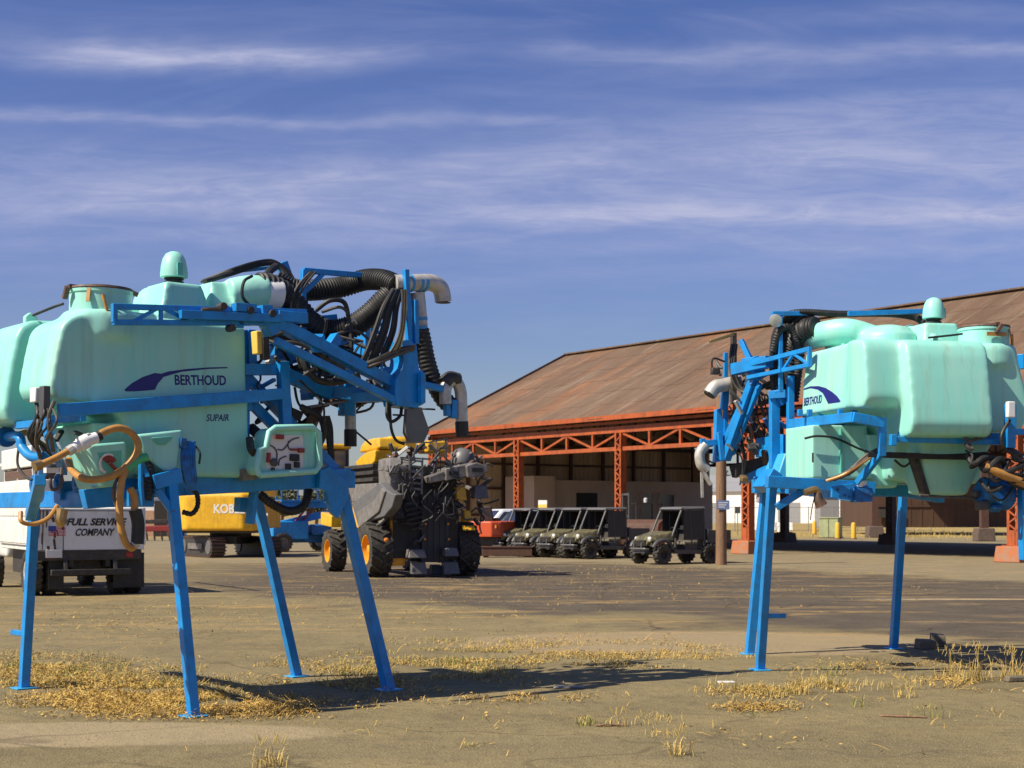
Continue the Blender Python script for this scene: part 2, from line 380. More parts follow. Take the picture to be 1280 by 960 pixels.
def make_common(F, root, lobes, feet, tops, nc=(-.52, -.52), c=(.16, -.50), far=False):
    tank = make_tank(F, root, lobes, nc, c, far)
    dz = -.065 if far else -.135
    nd_ = Vector((nc[0]+.52, nc[1]+.52, dz)); de = 0 if far else -.06
    # lifting ear
    ey = -.02 if far else .33
    MB().prism([(-.83, ey, 3.33+dz), (-.64, ey, 3.37+dz), (-.72, ey, 3.52+dz), (-.78, ey, 3.56+dz), (-.83, ey, 3.52+dz)], (0, .06, 0)).build('lifting_ear', M['mint'], tank, .012)
    # filler neck with black lid, strap and clips
    nk = MB().lathe((nc[0], nc[1], 3.25+dz), (0, 0, 1), [(.262, 0), (.258, .12), (.252, .38), (.262, .385), (.262, .41), (.20, .41)], 40).build('filler_neck', M['mint'], root)
    ld = MB().lathe((nc[0], nc[1], 3.655+dz), (0, 0, 1), [(.25, 0), (.268, .012), (.262, .028), (.15, .048), (.05, .052)], 36)
    [ld.bar(Vector(a)+nd_, Vector(b)+nd_, w_, h_) for a, b, w_, h_ in (((-.80, -.52, 3.68), (-.25, -.52, 3.685), .05, .03), ((-.82, -.55, 3.67), (-.82, -.49, 3.58), .04, .03), ((-.26, -.52, 3.69), (-.20, -.55, 3.66), .05, .035))]
    ld.build('lid', M['rustclutter'], nk)
    MB().tube([Vector(q)+nd_ for q in ((-.62, -.785, 3.60), (-.60, -.80, 3.5), (-.565, -.81, 3.37), (-.56, -.815, 3.32))], .014, 8).build('strap', M['hosetan'], nk)
    MB().bar(Vector((-.70, -.70, 3.66))+nd_, Vector((-.72, -.72, 3.54))+nd_, .03, .012).build('clip', M['hosetan'], nk)
    MB().tube([(-.85, .1, 3.50+dz), (-.80, -.2, 3.54+dz), (-.76, -.32, 3.56+dz)], .012, 6).build('lid_cord', M['black'], root)
    # breather: bellows and rounded cap
    br = MB().lathe((c[0], c[1], 3.70+de), (0, 0, 1), [(.085, 0), (.085, .012), (.07, .016), (.07, .026), (.085, .03), (.085, .042), (.07, .046), (.07, .056), (.085, .06), (.085, .07), (.07, .074), (.07, .085)], 24).build('breather', M['black'], root)
    cp = MB().lathe((c[0], c[1], 3.775+de), (0, 0, 1), [(.10, 0), (.118, .005), (.118, .04), (.112, .10), (.098, .16), (.072, .205), (.035, .226), (.005, .23)], 28)
    cp.build('cap', M['mint'], br)
    MB().box(c[0]-.03, c[0]+.02, c[1]-.126, c[1]-.108, 3.785+de, 3.89+de).build('cap_slot', M['mint2'], br)
    # blower housing with two ducts
    bl = MB()
    bl.hexa([(.45, -.62, 3.42), (.98, -.62, 3.42), (.98, .45, 3.42), (.45, .45, 3.42), (.52, -.5, 3.72), (.90, -.5, 3.76), (.90, .33, 3.76), (.52, .33, 3.72)])
    bl.tube([(.70, -.52, 3.62), (.86, -.58, 3.66), (1.02, -.62, 3.66)], .145, 20)
    bl.tube([(.45, .10, 3.60), (.50, .32, 3.66), (.66, .48, 3.66), (.90, .55, 3.64)], .14, 20)
    bl.lathe((.35, -.05, 3.48), (0, 0, 1), [(.34, 0), (.32, .12), (.24, .2), (.1, .235)], 24)
    molded(bl, .02, 6, 'blower_housing', M['mint'], root)
    for q, (p, d) in enumerate((((1.0, -.615, 3.655), (.97, -.10, -.05)), ((.88, .55, 3.64), (.95, .12, -.06)))):
        MB().lathe(p, d, [(.128, -.02), (.132, .0), (.132, .12), (.128, .14)], 28).build('duct_sleeve', M['galv'] if q else M['whiteplastic'], root)
    # chassis
    ch = MB()
    ch.bar((.3 if far else -.42, -.66, 1.875), (1.86, -.66, 2.01), .10, .17); ch.bar((-.42, .62, 1.875), (1.86, .62, 2.01), .10, .17)
    if not far: ch.bar((-.32, -.98, 1.80), (-.32, 2.4, 1.80), .12, .15)
    ch.bar((.35, -.6, 1.92), (.35, .6, 1.92), .10, .12); ch.bar((.9, -.6, 1.93), (.9, .6, 1.93), .1, .14)
    ch.bar((1.84, -.70, 1.99), (1.84, .90, 1.99), .14, .16)
    ch.bar((.78, -.6, 2.0), (.78, -.6, 3.25), .09, .09); ch.bar((.78, .6, 2.0), (.78, .6, 3.25), .09, .09)
    ch.bar((.78, -.65, 3.2), (.78, .65, 3.2), .09, .09); ch.bar((.8, -.6, 2.9), (1.75, -.6, 2.08), .07, .09); ch.bar((.8, .6, 2.9), (1.75, .6, 2.08), .07, .09)
    ch.bar((.78, -.7, 2.63), (.78, .7, 2.63), .08, .1)
    ch.build('chassis', M['blue'], root, .006)
    for y in () if far else (-.35, .15, .55, 1.12):
        MB().lathe((-.42, y, 1.94), (-1, 0, 0), [(.02, 0), (.082, .0), (.09, .01), (.09, .03), (.07, .036), (.03, .036), (.03, .055)], 22).build('guide_roller', M['bluedark'], root)
    # front cross rail
    MB().bar((-.80, -.82, 2.45), (-.80, .4 if far else .92, 2.48), .05, .07).build('front_rail', M['blue'], root, .005)
    # four parking legs, each with its foot plate
    for f, t, wd, st in zip(feet, tops, (.084, .086, .088, .096), (0, 1, 0, 0)):
        f = Vector(f); t = Vector(t)
        lg = MB().bar(t, f+Vector((0, 0, .012)), wd, wd, up=(1, 0, 0))
        if st:
            h = f.lerp(t, .30); lg.bar(h, h+Vector((-.02, .02, 0))+ (Vector((0, .30, 0)) if F.deg < 60 else Vector((-.0, -.26, 0))), .045, .05)
        l = lg.build('leg', M['blue'], root, .007)
        MB().box(f.x-.10, f.x+.10, f.y-.09, f.y+.09, .002, .016).build('foot_plate', M['ltblue'], l, .003)
    return tank

def swoosh(root, side, pts_up, pts_lo, y):
    """printed flash: closed outline lying on the tank flank"""
    poly = pts_up+pts_lo[::-1]
    mb = MB().prism(poly, (0, .004*side, 0))
    drape(mb.build('swoosh_mark', M['navy'], root, smooth=0), root, side)

def hose(root, pts, r, m='black', name='hydraulic_hose', n=8, **k):
    return MB().tube(pts, r, n, **k).build(name, M[m], root)

# ---------------- the nearer sprayer on the left of the yard
FL = Frame(-3.377, 12.778, 40)
L1 = empty('crop_sprayer', (FL.ox, FL.oy, 0), R(40), 'mint green tank sprayer with big lettering on its shaded flank, standing before the white truck', 'crop sprayer', 'dismounted crop sprayers on parking legs')
feetL = [FL.foot(242, 896), FL.foot(30, 861), FL.foot(371, 846), FL.foot(486, 863)]
topsL = [FL.Y(213, 596, -1.02), FL.X(43, 632, -.32), FL.Y(320, 618, .62), FL.Y(424, 604, -.66)]
tankL = make_common(FL, L1, [(.07, .80, 2.44, -1.12, 3.34), (-.78, -.08, 2.60, -1.06, 3.30)], feetL, topsL)
Y = FL.Y
yS = -.806
# lettering on the flank, following the flank itself
o = FL.Y(252, 475, yS-.012)
drape(text_on(tankL, 'lettering', 'BERTHOUD', (o.x, yS-.012, o.z), (1, 0, .05), (0, 0, 1), FL.Y(285, 470, yS).x-FL.Y(221, 470, yS).x, M['navy'], bold=.022, height=.088, extrude=.006), tankL, -1)
o = FL.Y(273, 522, yS-.010)
_t = text_on(tankL, 'lettering', 'SUPAIR', (o.x, yS-.010, o.z), (1, 0, .05), (0, 0, 1), FL.Y(287, 520, yS).x-FL.Y(259, 520, yS).x, M['navy'], bold=.01, shear=.25, height=.06, extrude=.006)
drape(_t, tankL, -1)
up = [FL.Y(p[0], p[1], yS-.018) for p in ((157, 487), (166, 479), (180, 471), (195, 466), (203, 467), (212, 464), (235, 461), (262, 459), (286, 458.5))]
lo = [FL.Y(p[0], p[1], yS-.018) for p in ((159, 489), (170, 489), (184, 488), (195, 487), (199, 479), (206, 471), (228, 464.5), (262, 461), (286, 460))]
swoosh(tankL, -1, up, lo, yS)
# flank rail with its bevelled end, rail bracket
rl = MB(); rl.bar(Y(73, 513, -.88), Y(322, 495, -.88), .06, .105); rl.bar(Y(320, 495, -.86), Y(352, 492, -.80), .07, .10)
rl.build('flank_rail', M['blue'], L1, .005)
bk = MB()
for a, b, w in (((52, 500), (62, 545), .07), ((60, 545), (80, 590), .06), ((22, 532), (62, 528), .06), ((50, 600), (38, 645), .09), ((58, 570), (50, 600), .07)):
    bk.bar(FL.X(a[0], a[1], -.98), FL.X(b[0], b[1], -.98 if b[1] < 590 else -.5), w)
bk.tube([FL.X(10, 546, -.9), FL.X(24, 546, -.92), FL.X(28, 560, -.92), FL.X(40, 571, -.9), FL.X(58, 571, -.85)], .042, 12)
bk.build('front_bracket', M['blue'], L1, .005)
MB().lathe(FL.X(9, 546, -.9), (0, 1, 0), [(.02, 0), (.09, 0), (.09, .04), (.05, .05)], 18).build('pipe_flange', M['bluedark'], L1)
jb = MB(); p = FL.X(45, 494, -1.14); jb.box(p.x-.03, p.x+.03, p.y-.06, p.y+.06, p.z-.06, p.z+.06); jb.build('junction_box', M['whiteplastic'], L1, .01)
jb = MB(); p = FL.X(56, 500, -1.13); jb.bar(p+Vector((0, 0, .11)), p-Vector((0, 0, .13)), .09, .06); jb.build('valve_block', M['darkgrey'], L1, .008)
for k in range(9):
    x0 = 48+random.uniform(-4, 22); y0 = 505+random.uniform(-8, 12)
    hose(L1, [FL.X(x0, y0, -1.12), FL.X(x0+random.uniform(-8, 8), y0+20, -1.16), FL.X(x0+random.uniform(-12, 6), y0+42, -1.13), FL.X(x0+random.uniform(-6, 14), y0+62, -1.02)], random.choice((.010, .013, .016)), random.choice(('black', 'hosegrey', 'black', 'hosegrey')), 'wiring_hose')
# induction hopper and valve recess on the lower flank
hp = MB().prism([Y(108, 560, -1.0), Y(116, 555, -1.0), Y(158, 552, -1.0), Y(159, 592, -1.0), Y(150, 602, -1.0), Y(130, 610, -1.0), Y(124, 600, -1.0)], (0, .28, 0)).build('valve_recess', M['mint'], L1, .02)
MB().prism([Y(122, 566, -1.004), Y(152, 563, -1.004), Y(152, 590, -1.004), Y(134, 596, -1.004)], (0, .003, 0)).build('recess_face', M['mint2'], hp, smooth=0)
gd = MB(); q0 = Y(136, 580, -1.012)
def arc(mb, c, r, a0, a1, w, y=0, n=12):
    pts = []
    for i in range(n+1):
        t = R(a0+(a1-a0)*i/n); pts.append(c+Vector((math.cos(t)*r, 0, math.sin(t)*r)))
    for i in range(n): mb.bar(pts[i], pts[i+1], w, .006, up=(0, 1, 0))
gq = MB(); arc(gq, q0, .075, 60, 250, .02); gq.build('gauge_scale', M['signwhite'], hp, smooth=0)
gq = MB(); arc(gq, q0+Vector((0, -.004, 0)), .045, 20, 150, .05); gq.bar(q0+Vector((.0, -.006, .01)), q0+Vector((.09, -.006, -.07)), .03, .02); gq.build('gauge_pointer', M['red'], hp, smooth=0)
ih = MB()
ih.prism([Y(171, 543, -1.02), Y(229, 537, -1.02), Y(223, 586, -1.02), Y(212, 593, -1.02), Y(183, 572, -1.02)], (0, .3, 0))
ih = ih.build('induction_hopper', M['mint'], L1, .022)
hd = MB(); hd.prism([Y(190, 547, -1.035), Y(216, 545, -1.035), Y(214, 550, -1.035), Y(207, 556, -1.035), Y(198, 556, -1.035), Y(193, 551, -1.035)], (0, .025, 0)); hd.build('handle_recess', M['mint2'], ih, .006)
# chassis extension with bracket of the near front leg
bl = MB()
bl.bar(Y(190, 603, -1.02), Y(224, 594, -1.02), .10, .12); bl.bar(Y(196, 612, -1.02), Y(219, 644, -1.06), .05, .06); bl.bar(Y(195, 603, -1.02), Y(195, 600, -.6), .09, .1)
bl.prism([Y(396, 588, -.72), Y(408, 583, -.72), Y(432, 603, -.72), Y(431, 622, -.72), Y(419, 648, -.72), Y(410, 640, -.72), Y(404, 615, -.72), Y(395, 610, -.72)], (0, -.06, 0))
bl.bar(Y(318, 610, -.5), Y(312, 655, -.5), .10, .05)
bl.bar(Y(303, 622, -.3), Y(302, 640, -.3), .12, .10)
bl.prism([Y(104, 612, -.86), Y(150, 608, -.86), Y(152, 633, -.86), Y(110, 636, -.86)], (0, .1, 0))
bl.build('leg_bracket', M['blue'], L1, .005)
tb = MB(); tb.bar(Y(227, 548, -1.0), Y(226, 560, -1.0), .10, .05)
for k in range(5): tb.tube([Y(230+k*3, 552, -1.0), Y(228+k*3.4, 575, -1.04), Y(232+k*3, 600, -1.03), Y(240+k, 612, -1.0)], .019, 8)
tb.build('hose_bundle', M['bluedark'], L1)
hose(L1, [Y(243, 556, -1.0), Y(250, 566, -1.05), Y(249, 580, -1.05)], .009)
hose(L1, [Y(228, 640, -.8), Y(240, 642, -.82), Y(247, 632, -.82), Y(246, 618, -.8), Y(238, 610, -.8)], .022, ridge=.08)
hose(L1, [Y(324, 617, -.5), Y(340, 630, -.55), Y(362, 639, -.55), Y(380, 632, -.55), Y(386, 612, -.5)], .040, ridge=.06, n=12)
hose(L1, [Y(178, 575, -.95), Y(186, 590, -.98), Y(184, 610, -1.0), Y(182, 625, -1.0)], .05, 'black', ridge=.05, n=12)
hose(L1, [Y(184, 596, -1.1), Y(176, 570, -1.08), Y(176, 606, -1.08), Y(178, 632, -1.08)], .022, 'blue', 'lever', smooth=False)
# big tan suction hose with its white coupling
yh = -1.15
def Z3(x, y): return Y(x/4, 520+y/4, yh)
hose(L1, [Z3(200, 245), Z3(262, 218), Z3(330, 182), Z3(368, 160)], .027, 'hosetan', 'suction_hose', n=12)
hose(L1, [Z3(478, 108), Z3(520, 80), Z3(590, 60), Z3(650, 80), Z3(690, 135), Z3(680, 195), Z3(630, 255), Z3(560, 300), Z3(470, 318), Z3(405, 308), Y(90, 588, -.9), Y(86, 575, -.7)], .029, 'hosetan', 'suction_hose', n=12)
hose(L1, [Z3(705, 215), Z3(650, 245), Z3(615, 300), Z3(600, 400), Z3(600, 520), Z3(622, 620), Z3(655, 660), Z3(682, 640)], .029, 'hosetan', 'suction_hose', n=12)
hose(L1, [Z3(735, 205), Z3(705, 213), Z3(665, 236), Z3(632, 270)], .034, 'hosegreen', 'suction_hose', n=12)
hose(L1, [Z3(650, 360), Z3(672, 410), Z3(672, 480)], .03, 'hosetan', 'suction_hose', n=10)
hose(L1, [Z3(676, 470), Z3(690, 540), Z3(686, 640)], .052, 'black', 'hose_end', n=12)
MB().tube([Z3(690, 600), Z3(682, 630), Z3(665, 650)], .035, 10).build('hose_coupling', M['galv'], L1)
cpq = MB(); cpq.tube([Z3(362, 164), Z3(392, 148), Z3(420, 132), Z3(446, 120), Z3(482, 108)], lambda t: .036 if t < .08 else (.058 if .3 < t < .7 else .046), 12); cpq.bar(Z3(410, 118), Z3(450, 100), .05, .05)
cpq.build('white_coupling', M['whiteplastic'], L1)
MB().tube([Z3(340, 178), Z3(365, 162)], .04, 10, smooth=False).build('hose_clamp', M['galv'], L1)
MB().tube([Z3(478, 110), Z3(500, 95)], .042, 10, smooth=False).build('hose_clamp', M['black'], L1)
MB().tube([Z3(172, 252), Z3(205, 242)], .042, 10, smooth=False).build('hose_coupling', M['brass'], L1)
for c in ((100, 440, 155, 445, 3), ):
    pass
hose(L1, [Y(70, 588, -1.0), Y(63, 600, -1.05), Y(66, 612, -1.05), Y(76, 606, -1.05), Y(77, 585, -1.0)], .014, 'hosegrey')
hose(L1, [Y(26, 640, -.9), Y(27, 652, -.95), Y(42, 655, -.95), Y(60, 648, -.95), Y(72, 632, -.9)], .018, 'hosetan')
hose(L1, [Y(160, 590, -1.13), Y(146, 600, -1.12), Y(142, 620, -1.1), Y(150, 645, -1.1)], .013, 'hosegrey')
hose(L1, [FL.X(24, 555, -.9), FL.X(22, 580, -.93), FL.X(32, 596, -.93), FL.X(40, 600, -.9)], .012)
MB().tube([Y(78, 636, -.95), Y(76, 650, -.95), Y(80, 655, -.95)], .045, 10).build('drain_elbow', M['brass'], L1)
MB().box(*(lambda p: (p.x-.05, p.x+.05, p.y-.03, p.y+.03, p.z-.02, p.z+.02))(Y(64, 588, -1.05))).build('cable_tags', M['signwhite'], L1)
for k in range(10):
    p = FL.X(random.uniform(30, 105), random.uniform(535, 590), random.uniform(-.75, -.45)); s = random.uniform(.03, .08)
    MB().bar(p, p+Vector((random.uniform(-.12, .12), random.uniform(-.2, .2), random.uniform(-.1, .1))), s, s*.8).build('pump_fitting', M[random.choice(('dark', 'bluedark', 'darkgrey', 'brass'))], L1, .006)

# folded boom along the flank: lattice girder
bm_ = MB(); yb = -1.12
def B(px, py, y=yb): return Y(px, py, y)
bm_.bar(B(140, 383), B(382, 390), .05, .045); bm_.bar(B(141, 403), B(350, 404), .05, .045)
bm_.bar(B(143, 383), B(143, 403), .045, .04); bm_.bar(B(201, 386), B(201, 403), .03, .03)
bm_.bar(B(166, 402), B(196, 386), .025, .03); bm_.bar(B(206, 386), B(236, 402), .025, .03); bm_.bar(B(247, 402), B(246, 394), .03); bm_.bar(B(255, 403), B(268, 394), .025, .03)
bm_.bar(B(225, 393, yb-.06), B(352, 398, yb-.06), .06, .07); bm_.bar(B(330, 382), B(332, 404), .12, .10); bm_.bar(B(276, 386), B(283, 392), .08, .1)
bm_.bar(B(292, 384, yb-.05), B(318, 386, yb-.05), .09, .07); bm_.bar(B(346, 395), B(382, 398), .09, .09)
bm_.bar(B(300, 400), B(300, 410), .05); bm_.bar(B(286, 392, yb+.1), B(352, 396, yb+.1), .05, .06)
bm_.build('boom_girder', M['blue'], L1, .003)
for (x, y) in ((289, 410), (312, 388), (278, 383), (340, 392)):
    p = B(x, y, yb-.08); MB().lathe(p, (0, -1, 0), [(.02, -.05), (.032, -.05), (.032, .03), (.02, .03)], 10).build('boom_pivot', M['dark'], L1)
hose(L1, [B(252, 387, yb-.08), B(265, 386, yb-.09), B(276, 388, yb-.08)], .016, 'hosegrey')
# parallel lift arms, mast with plate
ar = MB(); ar.bar(B(338, 398, -1.1), B(502, 484, -1.1), .07, .10); ar.bar(B(344, 426, -1.16), B(500, 504, -1.16), .06, .068)
ar.bar(B(338, 402, -.75), B(486, 478, -.75), .07, .10); ar.bar(B(395, 432, -1.1), B(400, 426, -1.0), .1, .13); ar.bar(B(412, 424, -.9), B(420, 432, -.9), .12, .15)
ar.bar(B(331, 412, -1.08), B(350, 400, -1.08), .14, .14)
ar.build('lift_arms', M['blue'], L1, .005)
ms = MB()
ms.bar(B(507, 337), B(512, 432), .052, .05); ms.bar(B(519, 375, -1.15), B(520, 430, -1.15), .05, .045)
ms.prism([B(p[0], p[1], -1.2) for p in ((502, 426), (512, 424), (521, 432), (524, 462), (529, 464), (530, 505), (520, 510), (497, 507), (494, 494), (495, 475), (503, 460), (505, 450))], (0, .22, 0))
ms.bar(B(527, 466, -1.24), B(527, 504, -1.24), .06, .05)
ms.bar(B(528, 481, -1.15), B(561, 488, -1.15), .07, .06); ms.bar(B(557, 478, -1.15), B(559, 520, -1.15), .06, .05); ms.bar(B(567, 500, -1.15), B(566, 523, -1.15), .06, .07)
ms.bar(B(500, 495, -1.1), B(440, 497, -.7), .07, .09)
ms.build('mast', M['blue'], L1, .004)
# roll frame over the hoses
rf = MB(); rf.bar(B(380, 337, -.6), B(377, 405, -.6), .05, .05); rf.bar(B(379, 338, -.6), B(474, 346, -.6), .045, .05); rf.bar(B(405, 341, -.6), B(382, 364, -.6), .035, .04)
rf.bar(B(380, 385, -.6), B(345, 386, -.6), .06, .06); rf.bar(B(340, 348, -.2), B(342, 385, -.2), .05); rf.bar(B(352, 328, -.1), B(358, 345, -.1), .1, .08); rf.bar(B(290, 340, -.1), B(352, 333, -.1), .035, .03)
rf.bar(B(382, 400, -.6), B(420, 396, -.6), .05, .05)
rf.build('roll_frame', M['blue'], L1, .004)
# rear frame of the blower arm
fr = MB()
fr.bar(B(304, 462, -.72), B(358, 462, -.72), .08, .10); fr.bar(B(353, 452, -.78), B(357, 536, -.78), .09, .09); fr.bar(B(356, 468, -.7), B(412, 492, -.6), .08, .12)
fr.bar(B(310, 413, -.6), B(311, 455, -.6), .16, .08); fr.bar(B(315, 505, -.6), B(345, 535, -.6), .06, .09); fr.bar(B(410, 490, -.5), B(500, 496, -.9), .09, .12)
fr.bar(B(452, 410, .2), B(452, 455, .2), .22, .06); fr.bar(B(434, 478, -.4), B(433, 520, -.4), .12, .12); fr.bar(B(402, 424, -.4), B(416, 398, -.4), .04, .06)
fr.bar(B(428, 428, 0), B(436, 420, 0), .07, .07); fr.bar(B(340, 440, 0), B(420, 450, 0), .1, .14); fr.bar(B(415, 440, -.2), B(438, 425, -.2), .09, .10); fr.bar(B(382, 470, -.3), B(384, 500, -.3), .14, .06); fr.bar(B(395, 462, -.1), B(440, 470, -.1), .12, .1)
fr.build('rear_frame', M['blue'], L1, .004)
ld = MB(); ld.bar(B(464, 400, .35), B(462, 462, .35), .04, .04); ld.bar(B(479, 402, .35), B(478, 462, .35), .04, .04)
for k in range(6): ld.bar(B(464, 405+k*10, .35), B(479, 406+k*10, .35), .03, .035)
ld.build('ladder', M['blue'], L1)
# air hoses (corrugated) and outlet elbows
hose(L1, [B(322, 357, -.60), B(336, 358, -.6), B(352, 366, -.6), B(368, 382, -.6), B(385, 402, -.6), B(400, 412, -.6)], .115, name='air_hose', n=18, ridge=.05, pitch=.045)
hose(L1, [B(345, 352, -.2), B(370, 362, -.3), B(400, 362, -.35), B(430, 358, -.4), B(455, 350, -.55), B(478, 350, -.8), B(496, 357, -1.0)], .098, name='air_hose', n=18, ridge=.05, pitch=.03)
hose(L1, [B(499, 360, -.95), B(484, 372, -.9), B(468, 388, -.8), B(446, 405, -.7), B(418, 414, -.6), B(382, 408, -.5), B(350, 400, -.4)], .108, name='air_hose', n=18, ridge=.05, pitch=.03)
MB().tube([B(494, 354, -1.02), B(510, 354, -1.05), B(530, 353, -1.05), B(541, 354, -1.05), B(550, 360, -1.05), B(553, 369, -1.05), B(554, 377, -1.05)], .080, 20).build('outlet_elbow', M['galv'], L1)
for x in (510, 521, 527):
    MB().tube([B(x, 354, -1.05), B(x+3.5, 354, -1.05)], .083, 20, smooth=False).build('band', M['tape'], L1)
MB().lathe(B(554, 378, -1.05), (0, 0, -1), [(.072, 0), (.072, .004)], 18).build('outlet_mouth', M['black'], L1)
MB().tube([B(521, 366, -1.0), B(523, 385, -1.0), B(525, 410, -1.0)], .075, 18).build('air_pipe', M['galv'], L1)
for y in (397, 408): MB().tube([B(524, y, -1.0), B(524.4, y+4, -1.0)], .079, 18, smooth=False).build('band', M['tape'], L1)
hose(L1, [B(525, 412, -1.0), B(529, 430, -1.0), B(533, 450, -1.0), B(541, 475, -1.02), B(553, 497, -1.05), B(562, 506, -1.1)], .085, name='air_hose', n=16, ridge=.04, pitch=.04)
MB().tube([B(557, 505, -1.15), B(557, 486, -1.15), B(563, 476, -1.15), B(571, 478, -1.15), B(576, 492, -1.15), B(577, 527, -1.15)], .058, 16).build('outlet_elbow', M['galv'], L1)
MB().tube([B(577, 527, -1.15), B(578, 546, -1.15)], .064, 16, smooth=False).build('outlet_nozzle', M['black'], L1)
MB().tube([B(555, 480, -1.15), B(562, 473, -1.15), B(572, 475, -1.15)], .07, 12).build('elbow_guard', M['dark'], L1)
MB().tube([B(438, 505, -.4), B(438, 540, -.4)], .055, 16, smooth=False).build('outlet_pipe', M['galv'], L1)
MB().tube([B(438, 537, -.4), B(438, 558, -.4)], .062, 16, smooth=False).build('outlet_nozzle', M['black'], L1)
MB().prism([B(p[0], p[1], -1.18) for p in ((509, 511), (527, 509), (537, 538), (530, 553), (513, 553), (507, 541))], (0, .05, 0)).build('deflector_plate', M['midgrey'], L1, .004)
MB().bar(B(384, 509, -.6), B(428, 502, -.6), .2, .02).build('drip_shelf', M['grey'], L1)
# valves and boxes of the rear mechanism
vb = MB(); vb.bar(B(321, 414, -.95), B(323, 443, -.95), .10, .07); vb.build('relay_box', M['signyellow'], L1, .01)
vb = MB(); vb.bar(B(330, 420, -.98), B(331, 450, -.98), .07, .07); vb.build('solenoid_valve', M['dark'], L1, .01)
for k in range(70):
    p = Y(random.uniform(312, 490), random.uniform(408, 505), random.uniform(-.7, .5)); s = random.uniform(.03, .09)
    MB().bar(p, p+Vector((random.uniform(-.15, .15), random.uniform(-.2, .2), random.uniform(-.12, .12))), s, s*.8).build('mechanism_fitting', M[random.choice(('dark', 'dark', 'bluedark', 'darkgrey', 'rustclutter', 'blue', 'ltblue', 'galv'))], L1, .005)
for k in range(14):
    p = Y(random.uniform(360, 402), random.uniform(505, 545), random.uniform(-.5, .0)); s = random.uniform(.04, .10)
    MB().bar(p, p+Vector((random.uniform(-.12, .12), random.uniform(-.2, .2), random.uniform(-.1, .1))), s, s*.9).build('pump_fitting', M[random.choice(('rustclutter', 'dark', 'rustclutter', 'darkgrey'))], L1, .008)
MB().tube([B(384, 525, -.3), B(396, 530, -.35)], .16, 16, smooth=False).build('pump_body', M['rustclutter'], L1, .01)
# hydraulic hoses: arches above the tank end and bundles down to the mast
for q in range(4):
    d = q*3
    hose(L1, [B(257-2*q, 352, -.3+.1*q), B(290, 342-d*.6, -.2), B(325, 331-d*.5, -.15), B(345, 331-d*.4, -.15), B(356+d, 345, -.2), B(361+d, 370, -.3), B(358+d, 392, -.4)], .021 if q < 2 else .014)
hose(L1, [B(315, 345, -.75), B(305, 352, -.8), B(303, 370, -.8), B(312, 382, -.8)], .014)
hose(L1, [B(330, 352, -.5), B(336, 340, -.4), B(345, 333, -.3)], .035)
for q in range(3): hose(L1, [B(388+q*3, 340, -.62), B(372+q*4, 358, -.7), B(364+q*4, 378, -.7), B(366+q*3, 394, -.7)], .012, random.choice(('hosegrey', 'black')))
for q in range(12):
    x = random.uniform(-8, 8)
    hose(L1, [B(496+x, 362, -1.08), B(486+x*1.5, 385, -1.12), B(478+x*2, 415, -1.12), B(466+x*2, 445, -1.1), B(455+x*2, 462, -1.0)], random.choice((.013, .016, .02)))
for q in range(6):
    y = random.uniform(-5, 6)
    hose(L1, [B(454, 458+y, -1.1), B(474, 450+y, -1.18), B(496, 440+y, -1.2), B(518, 434+y*.5, -1.22)], random.choice((.012, .018)), random.choice(('black', 'hosegrey')))
for q in range(5):
    hose(L1, [B(503+q, 362, -1.2), B(503+q, 385, -1.22), B(500+q, 415, -1.22), B(488+q*2, 440, -1.2), B(470, 456, -1.15)], .012, random.choice(('black', 'hosegrey', 'brass')))
hose(L1, [B(395, 388, -.8), B(412, 376, -.9), B(430, 378, -.9), B(436, 400, -.9), B(439, 430, -.95), B(438, 448, -.95)], .022)
hose(L1, [B(402, 390, -.8), B(425, 384, -.9), B(436, 395, -.9), B(432, 412, -.9)], .015, 'hosegrey')
hose(L1, [B(438, 402, -.9), B(443, 400, -.92), B(446, 405, -.92)], .01, 'galv')
hose(L1, [B(345, 434, -.98), B(360, 428, -1.0), B(385, 434, -1.0), B(410, 450, -1.0), B(430, 462, -1.0)], .018, 'hosegrey')
hose(L1, [B(375, 440, -.95), B(384, 462, -1.0), B(400, 476, -1.0), B(425, 477, -1.0), B(445, 470, -1.0)], .032)
hose(L1, [B(484, 503, -1.1), B(484, 520, -1.12), B(490, 527, -1.12), B(500, 520, -1.12), B(502, 510, -1.1)], .016)
hose(L1, [B(487, 505, -1.1), B(489, 535, -1.12), B(495, 550, -1.12), B(505, 555, -1.12)], .014)
for q in range(3): hose(L1, [B(404+q*3, 520, -.4), B(408+q*3, 535, -.4), B(411+q*2, 560, -.4), B(412+q*2, 575, -.4)], .018)
hose(L1, [B(376, 508, -.8), B(398, 520, -.82), B(405, 540, -.8), B(398, 560, -.7)], .028)
hose(L1, [B(312, 548, -.9), B(314, 562, -.95), B(322, 570, -.92)], .035)
hose(L1, [B(314, 535, -.6), B(324, 545, -.7), B(330, 560, -.6)], .05)
for k in range(48):
    p = [Y(random.uniform(315, 500), random.uniform(415, 500), random.uniform(-1.0, .3))]
    for j in range(3): p.append(p[-1]+Vector((random.uniform(-.22, .22), random.uniform(-.15, .15), random.uniform(-.22, .12))))
    hose(L1, p, random.choice((.010, .014, .018)), random.choice(('black', 'black', 'hosegrey')), n=6, per=5)
